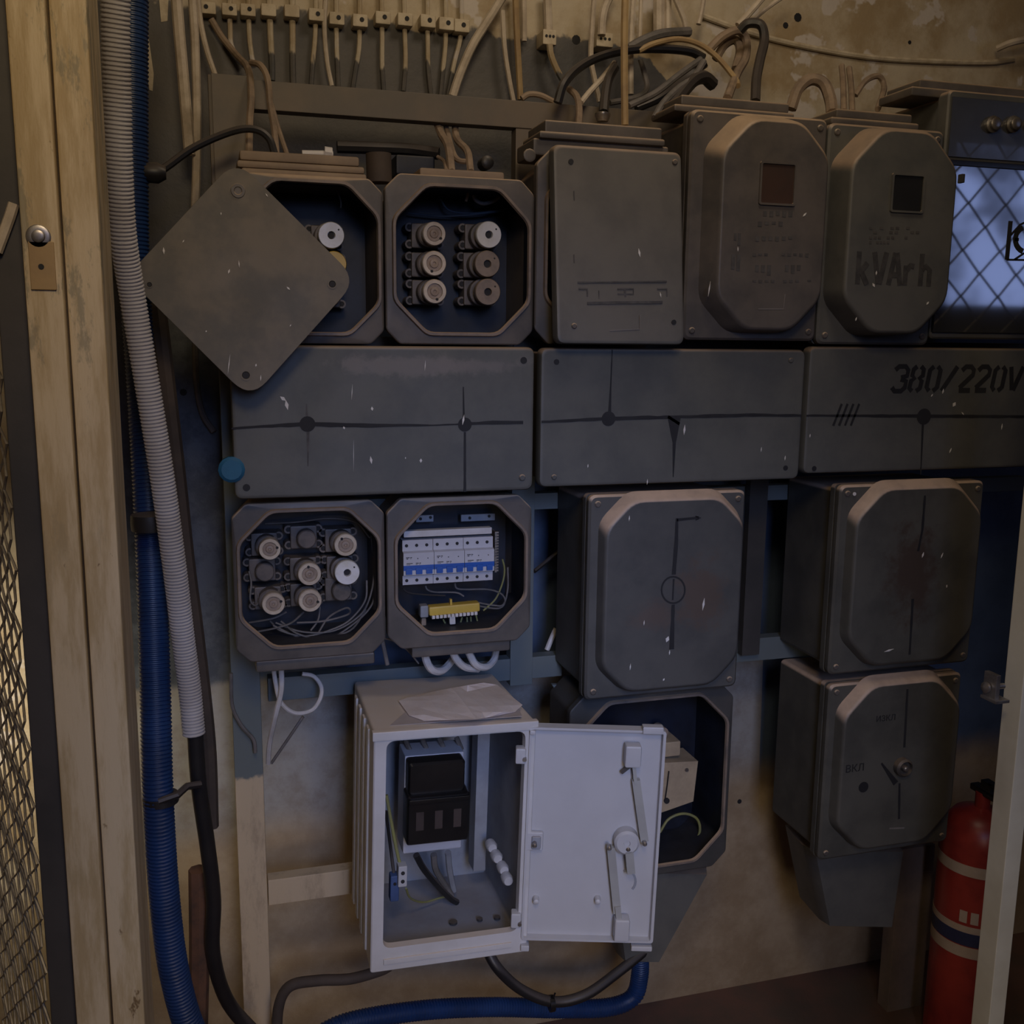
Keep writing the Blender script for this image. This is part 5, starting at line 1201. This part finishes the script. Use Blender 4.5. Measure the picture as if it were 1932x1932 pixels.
# dark gear between upper boxes, gland ring on box C
X0, X1, Z0, Z1 = RECT(748, 292, 822, 330, 1.86); g = G(); g.box(X0, X1, 1.865, 1.93, Z0, Z1, .004); tag(g.build('dark_casing', inner_blue, origin=(X0, 1.9, Z0)), 'small dark blue casing between the two upper open boxes', 'casing')
p0, p1 = P(714, 290, 1.80), P(716, 345, 1.80); g = G(); g.tube([p1, p0], .022, 16); tag(g.build('pipe_stub', brown_tube, origin=p1), 'brown pipe stub between the two upper open boxes', 'pipe')
p = P(1137, 214, 1.79); g = G(); g.lathe((p.x, p.y, p.z), [(.010, -.014), (.014, -.004), (.014, 0), (.009, .002)], 16, 'Z'); tag(g.build('cable_gland', steel, origin=p), 'grey metal gland ring on the third upper box', 'cable gland')
p = P(290, 326, 1.70); g = G(); g.lathe((p.x, p.y, p.z), [(.010, -.025), (.015, -.012), (.016, .006), (.009, .018)], 14, 'X'); tag(g.build('rubber_sleeve', black, origin=p), 'dark rubber sleeve at the lower end of the black cable', 'sleeve')
p = P(920, 306, 1.83); g = G(); g.lathe((p.x, p.y, p.z), [(.012, .03), (.012, 0), (.006, -.004)], 12); tag(g.build('bolt', black, origin=p), 'black bolt right of the tan cables under the rail', 'bolt')

# latch on the right post
t = thing('door_latch', 'small metal latch bolt on the pale right post', 'latch', P(1880, 1295, 1.28))
a, b = P(1856, 1297, 1.28), P(1893, 1294, 1.28); g = G(); g.tube([a, b], .005, 10); g.lathe(tuple(P(1858, 1297, 1.28)), [(.003, -.004), (.009, 0), (.009, .004), (.004, .006)], 12, 'X'); g.build('latch_pin', steel, t)
g = G(); X0, X1, Z0, Z1 = RECT(1872, 1272, 1880, 1322, 1.27); g.box(X0, X1, 1.262, 1.29, Z0, Z1, .001); g.build('latch_plate', steel, t)
g = G(); X0, X1, Z0, Z1 = RECT(1866, 1316, 1892, 1322, 1.27); g.box(X0, X1, 1.255, 1.29, Z0, Z1, .001); g.build('latch_foot', steel, t)

# fire extinguisher
Ye = 1.72; pe = P(1832, 1740, Ye); re = 0.082; zt_ = P(1832, 1552, Ye - .05).z
fe = thing('fire_extinguisher', 'red fire extinguisher on the floor behind the pale right post', 'fire extinguisher', (pe.x, Ye, 0))
g = G(); g.lathe((pe.x, Ye, 0), [(re*.9, 0), (re, .01), (re, zt_ - .07), (re*.93, zt_ - .035), (re*.7, zt_ - .01), (re*.35, zt_), (.016, zt_ + .005), (.016, zt_ + .04)], 40, 'Z'); g.build('cylinder', red, fe)
zf = lambda py: P(1800, py, Ye - re*.9).z
for nm, y0, y1, m_ in (('label_band', 1672, 1652, cream_print), ('label_band', 1800, 1776, navy_print), ('label_band', 1776, 1764, cream_print), ('label_band', 1822, 1802, cream_print)):
    g = G(); g.loft([[Vector((pe.x + (re+d_)*math.cos(a*PI/24), Ye + (re+d_)*math.sin(a*PI/24), z)) for a in range(48)] for z, d_ in ((zf(y0), -.001), (zf(y0), .0008), (zf(y1), .0008), (zf(y1), -.001))], False, False); g.build(nm, m_, fe)
for i in range(5):
    a0 = math.radians(-150 + i*16); g = G()
    L_ = [[Vector((pe.x + (re+.0012)*math.cos(a0 + math.radians(j)), Ye + (re+.0012)*math.sin(a0 + math.radians(j)), z)) for j in (0, 3, 6, 9, 11)] for z in (zf(1758), zf(1736))]
    vs = [[g.bm.verts.new(q_) for q_ in l_] for l_ in L_]
    for j in range(4): g.bm.faces.new((vs[0][j], vs[0][j+1], vs[1][j+1], vs[1][j]))
    g.build('printed_block', cream_print, fe)
g = G(); g.box(pe.x-.012, pe.x+.012, Ye-.05, Ye+.03, zt_+.035, zt_+.05, .003); g.box(pe.x-.010, pe.x+.010, Ye-.09, Ye-.02, zt_+.065, zt_+.072, .002); g.box(pe.x-.01, pe.x+.01, Ye-.03, Ye-.0, zt_+.045, zt_+.07); g.build('valve_handle', black_gloss, fe)
